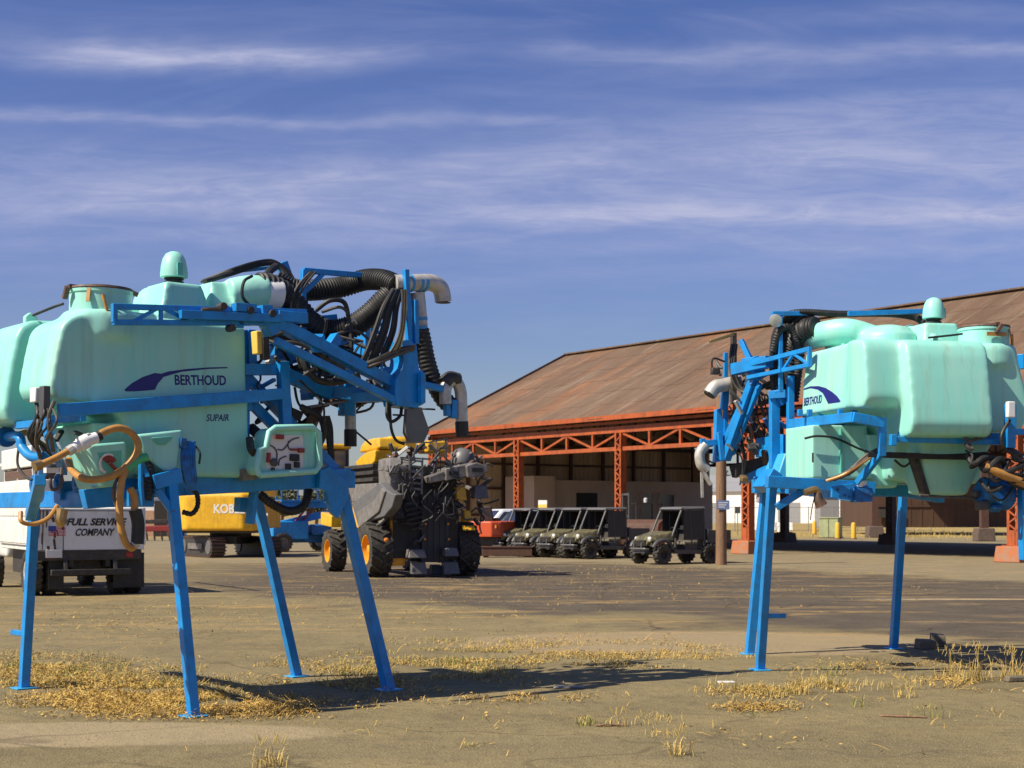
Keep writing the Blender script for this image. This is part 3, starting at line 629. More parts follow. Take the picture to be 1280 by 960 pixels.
# control panel
cp = MB(); yp = -1.0
out = [Y(p[0], p[1], yp) for p in ((322, 594), (318, 586), (322, 562), (330, 560), (334, 540), (341, 535), (388, 534), (396, 541), (397, 582), (392, 589))]
cp.prism(out, (0, .22, 0)); cp = cp.build('control_panel', M['mint'], L1, .02)
MB().tube([q+Vector((0, -.035, 0)) for q in out]+[out[0]+Vector((0, -.035, 0))], .028, 8, smooth=False).build('panel_rim', M['mint'], cp, smooth=70)
MB().prism([Y(p[0], p[1], yp-.003) for p in ((333, 586), (331, 565), (336, 548), (340, 544), (377, 544), (379, 548), (379, 584), (376, 587))], (0, .002, 0)).build('panel_face', M['signwhite'], cp, smooth=0)
g = MB()
def pp(x, y, d=.012): return Y(x, y, yp-d)
for (x, y, w, h) in ((349, 546, .08, .04), ((376), 563, .06, .04)):
    p = pp(x, y); g.box(p.x-w/2, p.x+w/2, p.y-.02, p.y+.012, p.z-h/2, p.z+h/2)
g.bar(pp(336, 566), pp(335, 578), .035, .03); g.bar(pp(363, 562), pp(373, 562), .02, .02)
g.build('valve_handle', M['red'], cp, .004)
g = MB()
for (x, y, w, h) in ((368, 572, .09, .06), (360, 583, .05, .05), (341, 586, .03, .02), (371, 581, .05, .05)):
    p = pp(x, y); g.box(p.x-w/2, p.x+w/2, p.y-.015, p.y+.012, p.z-h/2, p.z+h/2)
g.build('switch_block', M['black'], cp, .003)
p = pp(342, 578); MB().lathe(p, (0, -1, 0), [(.03, -.01), (.036, 0), (.036, .012), (.03, .016)], 18).build('dial', M['darkgrey'], cp)
g = MB()
for pts in ([(336, 556), (342, 559), (346, 565), (346, 575)], [(347, 562), (354, 562), (360, 555)], [(361, 553), (366, 549), (374, 547)], [(362, 562), (360, 557), (361, 551)], [(348, 582), (350, 574), (358, 570)]):
    P = spl([pp(x, y, .008) for x, y in pts], 5)
    for i in range(len(P)-1): g.bar(P[i], P[i+1], .012, .004, up=(0, 1, 0))
g.build('flow_diagram', M['darkgrey'], cp, smooth=0)
g = MB(); g.bar(B(300, 594, -.8), B(318, 592, -.8), .1, .1); g.build('panel_foot', M['grey'], L1)

# ---------------- the farther sprayer on the right
FR = Frame(4.10, 15.3, 102)
R1 = empty('crop_sprayer', (FR.ox, FR.oy, 0), R(102), 'sunlit mint green tank sprayer with two bulging lobes, standing before the brown siding', 'crop sprayer', 'dismounted crop sprayers on parking legs')
feetR = [Vector((-.35, -1.55, 0)), FR.foot(950, 838), FR.foot(1117, 811), FR.foot(937, 818)]
topsR = [(-.32, -1.38, 1.86), FR.X(965, 604, -.32), FR.X(1131, 588, 1.88), FR.X(957, 608, 1.9)]
tankR = make_common(FR, R1, [(.38, .80, 2.74, -.90, 3.43), (-.50, .40, 2.44, -1.08, 3.43)], feetR, topsR, (-.45, -.74), (.16, -.50), True)
Y2, X2 = FR.Y, FR.X
yS = .80
# printed mark on the left flank
ys2 = .812
def fl(x, z): return Vector((x, .80, z))
up = [fl(x, z) for x, z in ((.66, 3.04), (.48, 3.05), (.28, 3.035), (.10, 3.0), (-.08, 2.94), (-.20, 2.89), (-.30, 2.83))]
lo = [fl(x, z) for x, z in ((.66, 3.025), (.48, 3.03), (.30, 3.0), (.16, 2.95), (.08, 2.89), (.0, 2.825), (-.28, 2.82))]
swoosh(tankR, 1, up, lo, yS)
drape(text_on(tankR, 'lettering', 'BERTHOUD', fl(.40, 2.89)+Vector((0, .004, 0)), (-1, 0, 0), (0, -.09, 1), .46, M['navy'], bold=.022, height=.09, extrude=.006), tankR, 1)
# rinse tank below the flank
rt = MB(); rt.hexa([(-.02, .26, 2.04), (.70, .26, 2.04), (.70, .98, 2.04), (-.02, .98, 2.04), (-.02, .36, 2.60), (.70, .36, 2.60), (.70, .98, 2.60), (-.02, .98, 2.60)])
molded(rt, .02, 7, 'rinse_tank', M['mint'], R1)
MB().box(-.05, -.02, .66, .675, 2.06, 2.56).build('tank_seam', M['mint2'], R1)
rt = MB(); rt.hexa([(-.1, .05, 1.94), (.5, .05, 1.94), (.5, .28, 1.94), (-.1, .28, 1.94), (-.1, -.02, 2.5), (.5, -.02, 2.5), (.5, .4, 2.5), (-.1, .4, 2.5)]); molded(rt, .02, 5, 'sump', M['mint'], R1)
hose(R1, [X2(1006, 548, -.07), X2(1022, 545, -.08), X2(1045, 548, -.08), X2(1072, 560, -.08), X2(1088, 566, -.08)], .012)
hose(R1, [X2(1016, 566, -.06), X2(1016, 578, -.06)], .01, smooth=False)
# rails
rl = MB(); rl.bar((.78, .88, 2.66), (-.80, .88, 2.63), .06, .10); rl.bar((-.80, .90, 2.63), X2(1104, 529, -.80), .06, .10); rl.bar(X2(1103, 522, -.80), X2(1102, 570, -.76), .075, .06)
rl.bar(X2(1100, 568, -.74), X2(1072, 604, -.5), .07, .06); rl.bar(X2(1116, 549, -.86), X2(1252, 553, -.86), .05, .055); rl.bar(X2(1116, 543, -.88), X2(1116, 557, -.88), .06)
rl.build('flank_rail', M['blue'], R1, .005)
for px in (1000, 1012, 1026, 1050, 1068):
    p = X2(px, 520, -.4 if px > 1030 else .3); MB().bar(p, p+Vector((0, 0, .07)), .05, .05).build('rail_clip', M['blue'], R1, .004)
# cross beam with hitch bracket over the near leg
cb = MB(); cb.bar(X2(958, 602, -.42), X2(1092, 610, -.42), .10, .12); cb.bar(X2(971, 634, -.4), X2(1016, 606, -.4), .06, .07)
cb.prism([X2(p[0], p[1], -.5) for p in ((1040, 608), (1068, 604), (1070, 626), (1040, 622))], (.04, 0, 0)); cb.bar(X2(952, 612, .1), X2(966, 590, .1), .3, .12)
cb.build('leg_bracket', M['blue'], R1, .005)
MB().prism([X2(p[0], p[1], -.55) for p in ((1069, 611), (1091, 610), (1091, 627), (1069, 628))], (.12, 0, 0)).build('hitch_box', M['bluedark'], R1, .006)
for (x, y) in ((1047, 612), (1056, 619), (1063, 611), (1062, 621), (1049, 619)):
    MB().lathe(X2(x, y, -.5), (-1, 0, 0), [(.012, -.01), (.014, .012)], 8).build('bolt', M['bluedark'], R1)
MB().tube([X2(1075, 607, -.5), X2(1076, 602, -.52), X2(1080, 604, -.5)], .035, 10).build('white_ball', M['whiteplastic'], R1)
MB().tube([X2(1006, 616, -.6), X2(1018, 612, -.6), X2(1024, 616, -.6)], .035, 8).build('hook', M['brass'], R1)
MB().tube([X2(1022, 612, -.6), X2(1023, 624, -.6), X2(1027, 632, -.6)], lambda t: .03+.035*t, 10).build('hook_block', M['rustclutter'], R1)
hose(R1, [X2(1019, 618, -.6), X2(1015, 635, -.6), X2(1013, 650, -.6)], .006, 'hosegrey')
# sunlit tool box at the rear of the tank
tbx = MB(); tbx.hexa([(.8, .55, 2.02), (1.3, .55, 2.02), (1.3, 1.05, 2.02), (.8, 1.05, 2.02), (.85, .58, 2.34), (1.25, .58, 2.34), (1.25, .92, 2.34), (.85, .92, 2.34)]); tbx.build('tool_box', M['ltblue'], R1, .015)
# cables below the tank
for k in range(10):
    d = random.uniform(-5, 5)
    hose(R1, [X2(1033+k, 600+d*.3, -.5), X2(1055+k, 591+d*.6, -.62), X2(1078+k*.5, 575+d, -.66), X2(1100, 562+d*.5, -.7)], random.choice((.012, .016)), random.choice(('black', 'hosegrey', 'rustclutter', 'hosetan')))
for k in range(5):
    hose(R1, [X2(1085, 566+k, -.74), X2(1130, 567+k*1.2, -.72), X2(1180, 569+k, -.74), X2(1235, 566+k*2, -.8)], .012)
MB().bar(X2(1140, 568, -.6), X2(1157, 620, -.55), .09, .07).build('drain_pipe', M['dark'], R1, .01)
hose(R1, [X2(1118, 575, -.5), X2(1130, 583, -.55), X2(1142, 574, -.55)], .012)
# pump and hoses at the nose
for k in range(12):
    p = X2(random.uniform(1222, 1262), random.uniform(597, 640), random.uniform(-.9, -.6)); s = random.uniform(.05, .12)
    MB().bar(p, p+Vector((random.uniform(-.12, .12), random.uniform(-.12, .12), random.uniform(-.1, .1))), s, s*.9).build('pump_fitting', M[random.choice(('blue', 'bluedark', 'bluedark', 'darkgrey'))], R1, .012)
MB().tube([X2(1225, 612, -.75), X2(1262, 622, -.75)], .14, 16, smooth=False).build('pump_body', M['bluedark'], R1, .012)
hose(R1, [X2(1230, 583, -1.0), X2(1250, 592, -1.02), X2(1285, 606, -1.0)], .045, 'hosetan', 'suction_hose', n=12)
for k in range(14):
    x = random.uniform(1205, 1275); y = random.uniform(545, 610)
    hose(R1, [X2(x, y, -.95), X2(x+random.uniform(-6, 18), y+random.uniform(5, 18), -1.02), X2(x+random.uniform(0, 30), y+random.uniform(0, 25), -1.0), X2(x+random.uniform(10, 40), y+random.uniform(-8, 25), -.9)], random.choice((.012, .018, .03)), random.choice(('black', 'black', 'hosegrey')))
hose(R1, [X2(1262, 525, -1.05), X2(1252, 545, -1.08), X2(1258, 563, -1.06), X2(1280, 570, -1.0)], .018)
hose(R1, [X2(1150, 619, -.7), X2(1200, 622, -.72), X2(1250, 622, -.72), X2(1290, 618, -.7)], .014, 'hosegrey')
nb = MB(); nb.bar(X2(1263, 505, -1.0), X2(1262, 560, -1.0), .10, .07); nb.bar(X2(1262, 540, -1.0), X2(1290, 540, -1.0), .06, .06); nb.bar(X2(1280, 610, -.9), X2(1282, 700, -.9), .1, .1)
nb.build('front_bracket', M['blue'], R1, .005)
p = X2(1263, 512, -1.1); MB().box(p.x-.03, p.x+.03, p.y-.04, p.y+.04, p.z-.08, p.z+.08).build('junction_box', M['whiteplastic'], R1, .01)
# warning plate on the neck
p = (-.52, -.52); MB().box(-.725, -.715, -.84, -.62, 3.49, 3.53).build('neck_plate', M['hosetan'], R1)
# folded boom girder, mast, lift arms of the left side
yb = 1.12
def C(px, py, y=yb): return Y2(px, py, y)
bm_ = MB()
def D(px, py, x): return X2(px, py, x)
bm_.bar(D(925, 459, 1.5), D(1013, 436, .35), .05, .05); bm_.bar(D(935, 472, 1.4), D(1013, 456, .35), .05, .045); bm_.bar(D(1012, 434, .35), D(1012, 459, .35), .045, .04); bm_.bar(D(992, 442, .6), D(1010, 455, .38), .03, .03)
bm_.bar(D(975, 447, .8), D(976, 466, .8), .03, .03); bm_.bar(D(992, 442, .6), D(978, 464, .8), .03, .03)
bm_.bar(D(918, 462, 1.6), D(962, 452, 1.1), .13, .13); bm_.bar(D(938, 448, 1.4), D(950, 474, 1.4), .16, .14); bm_.bar(D(926, 425, 1.6), D(938, 450, 1.5), .05, .06); bm_.bar(D(928, 452, 1.5), D(975, 448, 1.2), .08, .07)
bm_.build('boom_girder', M['blue'], R1, .004)
ms = MB(); ms.bar(D(907, 441, 2.0), D(907, 545, 2.0), .05, .05); ms.bar(D(907, 480, 2.0), D(905, 512, 2.0), .08, .08)
ms.prism([D(p[0], p[1], 2.0) for p in ((896, 512), (902, 510), (906, 545), (905, 576), (894, 578), (895, 545))], (.1, 0, 0)); ms.bar(D(899, 540, 1.92), D(903, 575, 1.92), .05, .06)
ms.bar(D(880, 554, 2.0), D(897, 553, 2.0), .06, .07); ms.bar(D(878, 548, 2.0), D(880, 566, 2.0), .06, .06)
ms.build('mast', M['blue'], R1, .004)
MB().bar(D(917, 416, 1.8), D(917, 505, 1.8), .06, .06).build('guide_post', M['dark'], R1, .005)
MB().bar(D(887, 427, 1.7), D(917, 418, 1.7), .05, .035).build('grab_handle', M['brass'], R1, .006)
ar = MB(); ar.bar(D(945, 466, 1.35), D(907, 574, 1.95), .09, .10); ar.bar(D(938, 484, 1.5), D(903, 560, 2.0), .07, .07); ar.bar(D(950, 480, 1.3), D(916, 566, 1.9), .05, .06)
ar.build('lift_arms', M['blue'], R1, .005)
fr = MB(); fr.bar(D(968, 490, 1.1), D(968, 585, 1.1), .10, .09); fr.bar(D(962, 494, 1.1), D(992, 492, .95), .12, .09); fr.bar(D(969, 488, 1.1), D(978, 505, 1.1), .2, .1); fr.bar(D(988, 470, .9), D(988, 600, .9), .07, .07)
fr.bar(D(930, 600, 2.1), D(1000, 570, 1.2), .09, .09); fr.bar(D(950, 560, 1.8), D(985, 555, 1.2), .12, .22); fr.bar(D(965, 392, .9), D(1010, 392, .9), .05, .05); fr.bar(D(1060, 392, .7), D(1156, 389, .7), .05, .05); fr.bar(D(975, 395, .9), D(976, 490, .9), .045, .045)
fr.build('rear_frame', M['blue'], R1, .004)
MB().lathe(D(969, 400, .8), (-1, .3, -.3), [(.03, -.06), (.065, 0), (.07, .05), (.05, .055)], 14).build('work_lamp', M['galv'], R1)
MB().tube([D(925, 478, 1.9), D(905, 481, 1.9), D(894, 484, 1.9), D(887, 493, 1.9)], .082, 18).build('outlet_elbow', M['galv'], R1)
MB().lathe(D(886.6, 493.6, 1.9), D(886, 494.5, 1.9)-D(887, 493, 1.9), [(.072, .0), (.072, .006)], 16).build('outlet_mouth', M['black'], R1)
MB().tube([D(884, 588, 2.0), D(876, 580, 2.0), D(875, 566, 2.0), D(882, 556, 2.0)], .06, 14).build('outlet_elbow', M['galv'], R1)
MB().bar(D(876, 584, 2.0), D(888, 606, 2.0), .08, .03).build('deflector_plate', M['galv'], R1)
MB().bar(D(877, 590, 2.0), D(878, 622, 2.0), .03, .02).build('chain', M['galv'], R1)
# hoses of the rear of the right sprayer
for k in range(5):
    d = k*3.2
    hose(R1, [D(967+d, 490, 1.2), D(965+d, 455, 1.2), D(968+d, 420, 1.1), D(980+d, 397+k, 1.0), D(1000+d, 390+k*.6, .9), D(1050, 392+k*.5, .8), D(1100, 392+k*.4, .8), D(1140, 394+k, .8), D(1155, 403+k, .7)], (.034, .034, .03, .02, .02)[k], ridge=.03 if k < 2 else 0, pitch=.03)
hose(R1, [D(985, 480, 1.15), D(982, 440, 1.15), D(990, 408, 1.0), D(1003, 395, .95), D(1016, 398, .9), D(1022, 408, .85)], .035)
hose(R1, [D(966, 440, .95), D(974, 414, .9), D(987, 410, .9), D(995, 424, .9), D(998, 455, .9), D(994, 490, .95)], .045, ridge=.05, n=12)
hose(R1, [D(1021, 409, .75), D(1005, 414, .9), D(995, 430, 1.1), D(990, 460, 1.2), D(985, 500, 1.3)], .12, name='air_hose', n=16, ridge=.05, pitch=.04)
hose(R1, [D(984, 440, 1.4), D(980, 470, 1.4), D(976, 520, 1.5)], .07, name='air_hose', n=14, ridge=.06)
for k in range(30):
    p = [D(random.uniform(908, 958), random.uniform(440, 560), random.uniform(1.7, 2.2))]
    for j in range(3): p.append(p[-1]+Vector((random.uniform(-.15, .15), random.uniform(-.14, .06), random.uniform(-.30, .14))))
    hose(R1, p, random.choice((.010, .014, .02)), random.choice(('black', 'black', 'hosegrey')), n=6, per=5)
for k in range(10):
    d = random.uniform(-4, 4)
    hose(R1, [D(918+d, 430, 1.75), D(916+d, 460, 1.72), D(925+d, 485, 1.7), D(940+d, 490, 1.6), D(960+d, 480, 1.5), D(985, 470+d, 1.3)], random.choice((.012, .016)), random.choice(('black', 'hosegrey')))
hose(R1, [D(906, 452, 1.9), D(892, 448, 1.9), D(890, 458, 1.9), D(895, 465, 1.9)], .012)
MB().box(*(lambda p: (p.x-.04, p.x+.04, p.y-.05, p.y+.05, p.z-.04, p.z+.04))(D(894, 464, 1.9))).build('sensor', M['dark'], R1, .01)
for k in range(30):
    p = D(random.uniform(915, 985), random.uniform(470, 600), random.uniform(1.3, 2.2)); s = random.uniform(.03, .10)
    MB().bar(p, p+Vector((random.uniform(-.15, .15), random.uniform(-.15, .15), random.uniform(-.15, .15))), s, s*.8).build('mechanism_fitting', M[random.choice(('dark', 'dark', 'bluedark', 'darkgrey', 'rustclutter', 'blue', 'brass', 'galv'))], R1, .005)
for k in range(3):
    x = 948+k*5
    MB().tube([D(x, 595+k*4, 2.0), D(x+1, 615, 2.0), D(x-1, 628, 2.0)], .03, 8).build('nozzle_pipe', M['galv'], R1)
MB().bar(D(915, 590, 2.2), D(960, 578, 2.0), .3, .15).build('rear_crossbeam', M['dark'], R1, .01)
# a stub of the far boom
MB().bar(D(1273, 452, .1), D(1330, 452, .9), .12, .16).build('boom_girder', M['blue'], R1, .005)
# ------------------------------------------------------------------ the big open hangar
def roof_mat():
    m, nt, b = new_mat('rusty corrugated roof'); L = nt.links.new
    tc = nd(nt, 'ShaderNodeTexCoord')
    def noise(scale, detail, st):
        mp = nd(nt, 'ShaderNodeMapping'); L(tc.outputs['Object'], mp.inputs[0]); mp.inputs['Scale'].default_value = st
        n = nd(nt, 'ShaderNodeTexNoise'); L(mp.outputs[0], n.inputs['Vector']); n.inputs['Scale'].default_value = scale; n.inputs['Detail'].default_value = detail; n.inputs['Roughness'].default_value = .6
        return n.outputs['Fac']
    def ramp(f, a, b_):
        r = nd(nt, 'ShaderNodeMapRange'); L(f, r.inputs[0]); r.inputs[1].default_value = a; r.inputs[2].default_value = b_; return r.outputs[0]
    def mix(f, a, b_):
        x = nd(nt, 'ShaderNodeMix', data_type='RGBA'); L(f, x.inputs[0])
        if isinstance(a, tuple): x.inputs[6].default_value = c4(a)
        else: L(a, x.inputs[6])
        if isinstance(b_, tuple): x.inputs[7].default_value = c4(b_)
        else: L(b_, x.inputs[7])
        return x.outputs[2]
    c = mix(ramp(noise(.8, 7, (1, .16, .1)), .32, .72), (.10, .056, .030), (.185, .122, .075))
    c = mix(ramp(noise(3.2, 5, (1, .10, .06)), .5, .78), c, (.14, .065, .032))
    c = mix(ramp(noise(.34, 7, (1, .45, .6)), .50, .72), c, (.27, .115, .045)); c = mix(ramp(noise(9, 4, (1, .35, .6)), .52, .75), c, (.095, .05, .028))
    c = mix(ramp(noise(2.6, 6, (1, .12, .05)), .56, .80), c, (.27, .215, .155))
    L(c, b.inputs['Base Color']); b.inputs['Roughness'].default_value = .75
    w = nd(nt, 'ShaderNodeTexWave'); w.bands_direction = 'X'; L(tc.outputs['Object'], w.inputs['Vector']); w.inputs['Scale'].default_value = 2.2; w.inputs['Distortion'].default_value = 0
    bp = nd(nt, 'ShaderNodeBump'); bp.inputs['Strength'].default_value = .5; bp.inputs['Distance'].default_value = .05
    L(w.outputs['Fac'], bp.inputs['Height']); L(bp.outputs[0], b.inputs['Normal'])
    return m
M['roof'] = roof_mat()
HG = empty('open_hangar', (9.8, 59.8, 0), math.atan2(-.809, .588), 'large open sided hangar with a rusty brown pitched roof on orange lattice columns', 'hangar')
XL, XR, DP = -24.3, 46., 19.6
rf = MB()
def slope(y0, z0, y1, z1, name):
    n = 40; mb = MB(); d = Vector((0, y1-y0, z1-z0)).normalized(); up = Vector((0, -d.z, d.y)) if d.y > 0 else Vector((0, d.z, -d.y))
    rs = random.Random(11); x = XL-.25
    while x < XR:
        x2 = min(x+.92, XR); k = 6
        for j in range(k):      # overlapping sheets, each laid a little differently
            t0, t1 = j/k, (j+1)/k+.012
            a = Vector((0, y0, z0)).lerp(Vector((0, y1, z1)), t0)+up*(rs.uniform(0, .008)+.012)-d*(rs.uniform(0, .05)); b_ = Vector((0, y0, z0)).lerp(Vector((0, y1, z1)), min(1, t1))+up*rs.uniform(0, .008)
            xs = (x-.02, x2+.02); q = [Vector((xs[0], a.y, a.z)), Vector((xs[1], a.y, a.z)), Vector((xs[1], b_.y, b_.z)), Vector((xs[0], b_.y, b_.z))]
            q = [v+up*rs.uniform(0, .006) for v in q]
            mb.hexa(q+[v+up*.03 for v in q])
        x = x2
    return mb.build(name, M['roof'], HG, smooth=0)
slope(-.45, 6.06, 9.8, 11.03, 'roof'); slope(DP+.45, 6.06, 9.8, 11.03, 'roof')
# sheet laps on the roof: thin battens of corrugated lap joints
rr = random.Random(3)
fa = MB(); fa.box(XL-.26, XR, -.50, -.455, 5.98, 6.20); fa.box(XL-.26, XR, DP+.455, DP+.5, 5.98, 6.2)
fa.build('fascia', M['steelorange'], HG)
MB().box(XL-.3, XR, 9.55, 10.05, 11.09, 11.16).build('ridge_cap', M['roof'], HG, smooth=0)
gb = MB(); gb.bar((XL-.30, -.5, 6.10), (XL-.30, 9.8, 11.1), .06, .2); gb.bar((XL-.30, DP+.5, 6.10), (XL-.30, 9.8, 11.1), .06, .2); gb.build('barge_board', M['steeldark'], HG)
# front and rear edge girders
def girder(y, m, xs, x_end, nm):
    g = MB()
    g.bar((XL, y, 5.55), (x_end, y, 5.55), .16, .30); g.bar((XL, y, 4.66), (x_end, y, 4.66), .16, .18); g.bar((XL, y, 5.88), (x_end, y, 5.88), .1, .12)
    for a, b_ in zip(xs[:-1], xs[1:]):
        n = 4 if b_-a < 10 else 6
        for k in range(n):
            x0 = a+(b_-a)*k/n; x1 = a+(b_-a)*(k+1)/n
            if k: g.bar((x0, y, 4.7), (x0, y, 5.5), .12, .12)
            if k % 2 == 0: g.bar((x0, y, 5.42), (x1, y, 4.74), .09, .09)
            else: g.bar((x0, y, 4.74), (x1, y, 5.42), .09, .09)
    g.build(nm, m, HG)
fx = [-24.1, -16.1, -8.16, 0, 12.75, 21, 29, 37, 45]
bx = [-24.1, -16.4, -8.6, .3, 8.4, 16.5, 24.5, 32.5, 40.5]
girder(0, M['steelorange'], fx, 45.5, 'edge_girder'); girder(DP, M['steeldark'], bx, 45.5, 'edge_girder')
def lattice(x, y, m, base_m, z1, w=.34, base=True, zb=.55):
    c = MB()
    for s in (-1, 1):
        c.box(x+s*w/2-.05, x+s*w/2+.05, y-w/2, y+w/2, .3, z1)
    n = 18
    for k in range(n):
        za = 1.1+(z1-1.3)*k/n; zc = 1.1+(z1-1.3)*(k+1)/n; s = 1 if k % 2 else -1
        for yy in (y-w/2-.012, y+w/2+.012): c.bar((x-s*w/2, yy, za), (x+s*w/2, yy, zc), .055, .02, up=(0, 1, 0))
    c.box(x-w/2+.06, x+w/2-.06, y-w/2-.02, y-w/2-.003, .3, 1.1); c.box(x-w/2+.06, x+w/2-.06, y+w/2+.003, y+w/2+.02, .3, 1.1)
    c.box(x-.32, x+.32, y-.32, y+.32, zb, zb+.04)
    c = c.build('column', m, HG)
    f = MB(); f.hexa([(x-.52, y-.52, 0), (x+.52, y-.52, 0), (x+.52, y+.52, 0), (x-.52, y+.52, 0), (x-.46, y-.46, zb), (x+.46, y-.46, zb), (x+.46, y+.46, zb), (x-.46, y+.46, zb)])
    f.build('footing', base_m, c, .03)
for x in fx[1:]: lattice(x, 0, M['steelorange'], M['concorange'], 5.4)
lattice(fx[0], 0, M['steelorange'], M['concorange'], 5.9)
for x in bx[1:]: lattice(x, DP, M['steeldark'], M['concrete'], 5.4)  # rear columns and footings get darker colours for the shade they stand in
# roof trusses and purlins seen from below
tr = MB()
for x in fx:
    tr.bar((x, 0, 5.6), (x, DP, 5.6), .14, .2)
    for y0, y1 in ((.2, 9.7), (DP-.2, 9.9)):
        tr.bar((x, y0, 5.95), (x, y1, 10.8), .14, .18)
    for k in range(1, 8):
        y = DP*k/8; zt = 6.0+(4.85*(y/9.8) if y < 9.8 else 4.85*((DP-y)/9.8)); tr.bar((x, y, 5.6), (x, y, zt-.1), .08, .08)
        if k < 7: tr.bar((x, y, 5.6), (x, y+DP/8, zt+(.9 if y < 9 else -1.1)-.1), .07, .07)
for k in range(7):
    for yy, z in ((.3+k*1.5, 6.1+k*1.5*.485), (DP-.3-k*1.5, 6.1+k*1.5*.485)): tr.bar((XL, yy, z), (45.5, yy, z), .08, .14)
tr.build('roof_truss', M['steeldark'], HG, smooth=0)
# closed gable end
gw = MB(); gw.prism([(XL-.05, 0, .0), (XL-.05, DP, .0), (XL-.05, DP, 6.0), (XL-.05, 9.8, 10.9), (XL-.05, 0, 6.0)], (-.06, 0, 0)); gw.build('gable_wall', M['interior'], HG, smooth=0)
gs = MB()
for k in range(9): gs.box(XL, XL+.16, k*DP/8-.08+(.1 if k == 0 else 0), k*DP/8+.08, 0, 6.2)
for z in (1.6, 3.1, 4.5): gs.box(XL, XL+.1, .2, DP-.2, z-.06, z+.06)
gs.build('wall_frame', M['steeldark'], HG)
gr = MB()
for k in range(60): gr.box(XL-.045, XL-.02, .15+k*.325, .2+k*.325, 0, 5.95)
gr.build('wall_rib', M['interior'], HG)['kind'] = 'stuff'
MB().box(XL+.2, -22.7, DP-.1, DP, 0, 5.7).build('side_wall', M['interior'], HG)
# office built inside
of = MB(); of.box(-24.0, -21.2, 6.0, 18.4, 0, 3.55); of.build('office_wall', M['partition'], HG)
MB().box(-23.5, -20.8, 4.5, 5.95, 0, 3.75).build('office_wall', M['partition'], HG)
dr = MB().box(-21.2, -21.17, 7.0, 7.75, .05, 2.9).build('door', M['interior'], HG)
MB().box(-21.195, -21.16, 7.8, 9.3, .05, 2.85).build('doorway', M['doordark'], HG)
for y0, y1 in ((12.6, 13.6), (14.0, 15.3)):
    w_ = MB()
    w_.box(-21.2, -21.14, y0, y0+.1, .4, 2.9); w_.box(-21.2, -21.14, y1-.1, y1, .4, 2.9); w_.box(-21.2, -21.14, y0, y1, 2.8, 2.92); w_ = w_.build('window', M['partition'], HG)
    MB().box(-21.2, -21.17, y0+.1, y1-.1, .4, 2.8).build('pane', M['glass'], w_)

# ------------------------------------------------------------------ wheels
def wheel(parent, c, ax, r, w, rim_r, rim_m, lugs=18, lug_h=.03, name='wheel', rim_depth=.25, chev=False):
    c = Vector(c); ax = Vector(ax).normalized()
    t = MB(); t.lathe(c, ax, [(rim_r, -w/2+.01), (rim_r+(r-rim_r)*.45, -w/2-.012), (r-.05*r-.02, -w/2+.004), (r-lug_h, -w/2+.10*w), (r-lug_h*.7, 0), (r-lug_h, w/2-.10*w), (r-.05*r-.02, w/2-.004), (rim_r+(r-rim_r)*.45, w/2+.012), (rim_r, w/2-.01), (rim_r-.02, w/2-.05), (rim_r-.02, -w/2+.05)], 36, cap=False)
    a, u = frame_from(ax)
    for k in range(lugs):
        th = 2*math.pi*k/lugs
        for s in (-1, 1):
            t0 = th+(math.pi/lugs if s > 0 else 0); t1 = t0+(1.25*math.pi/lugs if chev else .2*math.pi/lugs)
            p = c+ax*(s*w*.02)+(a*math.cos(t1)+u*math.sin(t1))*(r-lug_h*.4); q = c+ax*(s*w*.49)+(a*math.cos(t0)+u*math.sin(t0))*(r-lug_h*.9)
            d = (a*math.cos((t0+t1)/2)+u*math.sin((t0+t1)/2))
            t.bar(p, q, r*.07 if chev else r*.11, lug_h*1.6, up=d)
    o = t.build('tyre', M['tyre'], parent, smooth=50)
    o.name = name
    g = MB()
    for s in (1, -1):
        g.lathe(c+ax*(s*(w/2-.04)), ax*s, [(rim_r+.005, -.02), (rim_r+.005, .02), (rim_r-.03, .015), (rim_r-.05, -rim_depth*w), (rim_r*.35, -rim_depth*w-.01), (rim_r*.30, -.05), (rim_r*.12, -.03), (.004, -.03)], 28, cap=False)
        for k in range(8):
            th = 2*math.pi*k/8; p = c+ax*(s*(w/2-.05-rim_depth*w))+(a*math.cos(th)+u*math.sin(th))*rim_r*.5
            g.lathe(p, ax*s, [(rim_r*.05, 0), (rim_r*.05, .03)], 6)
    g.build('rim', rim_m, o, smooth=40)
    return o

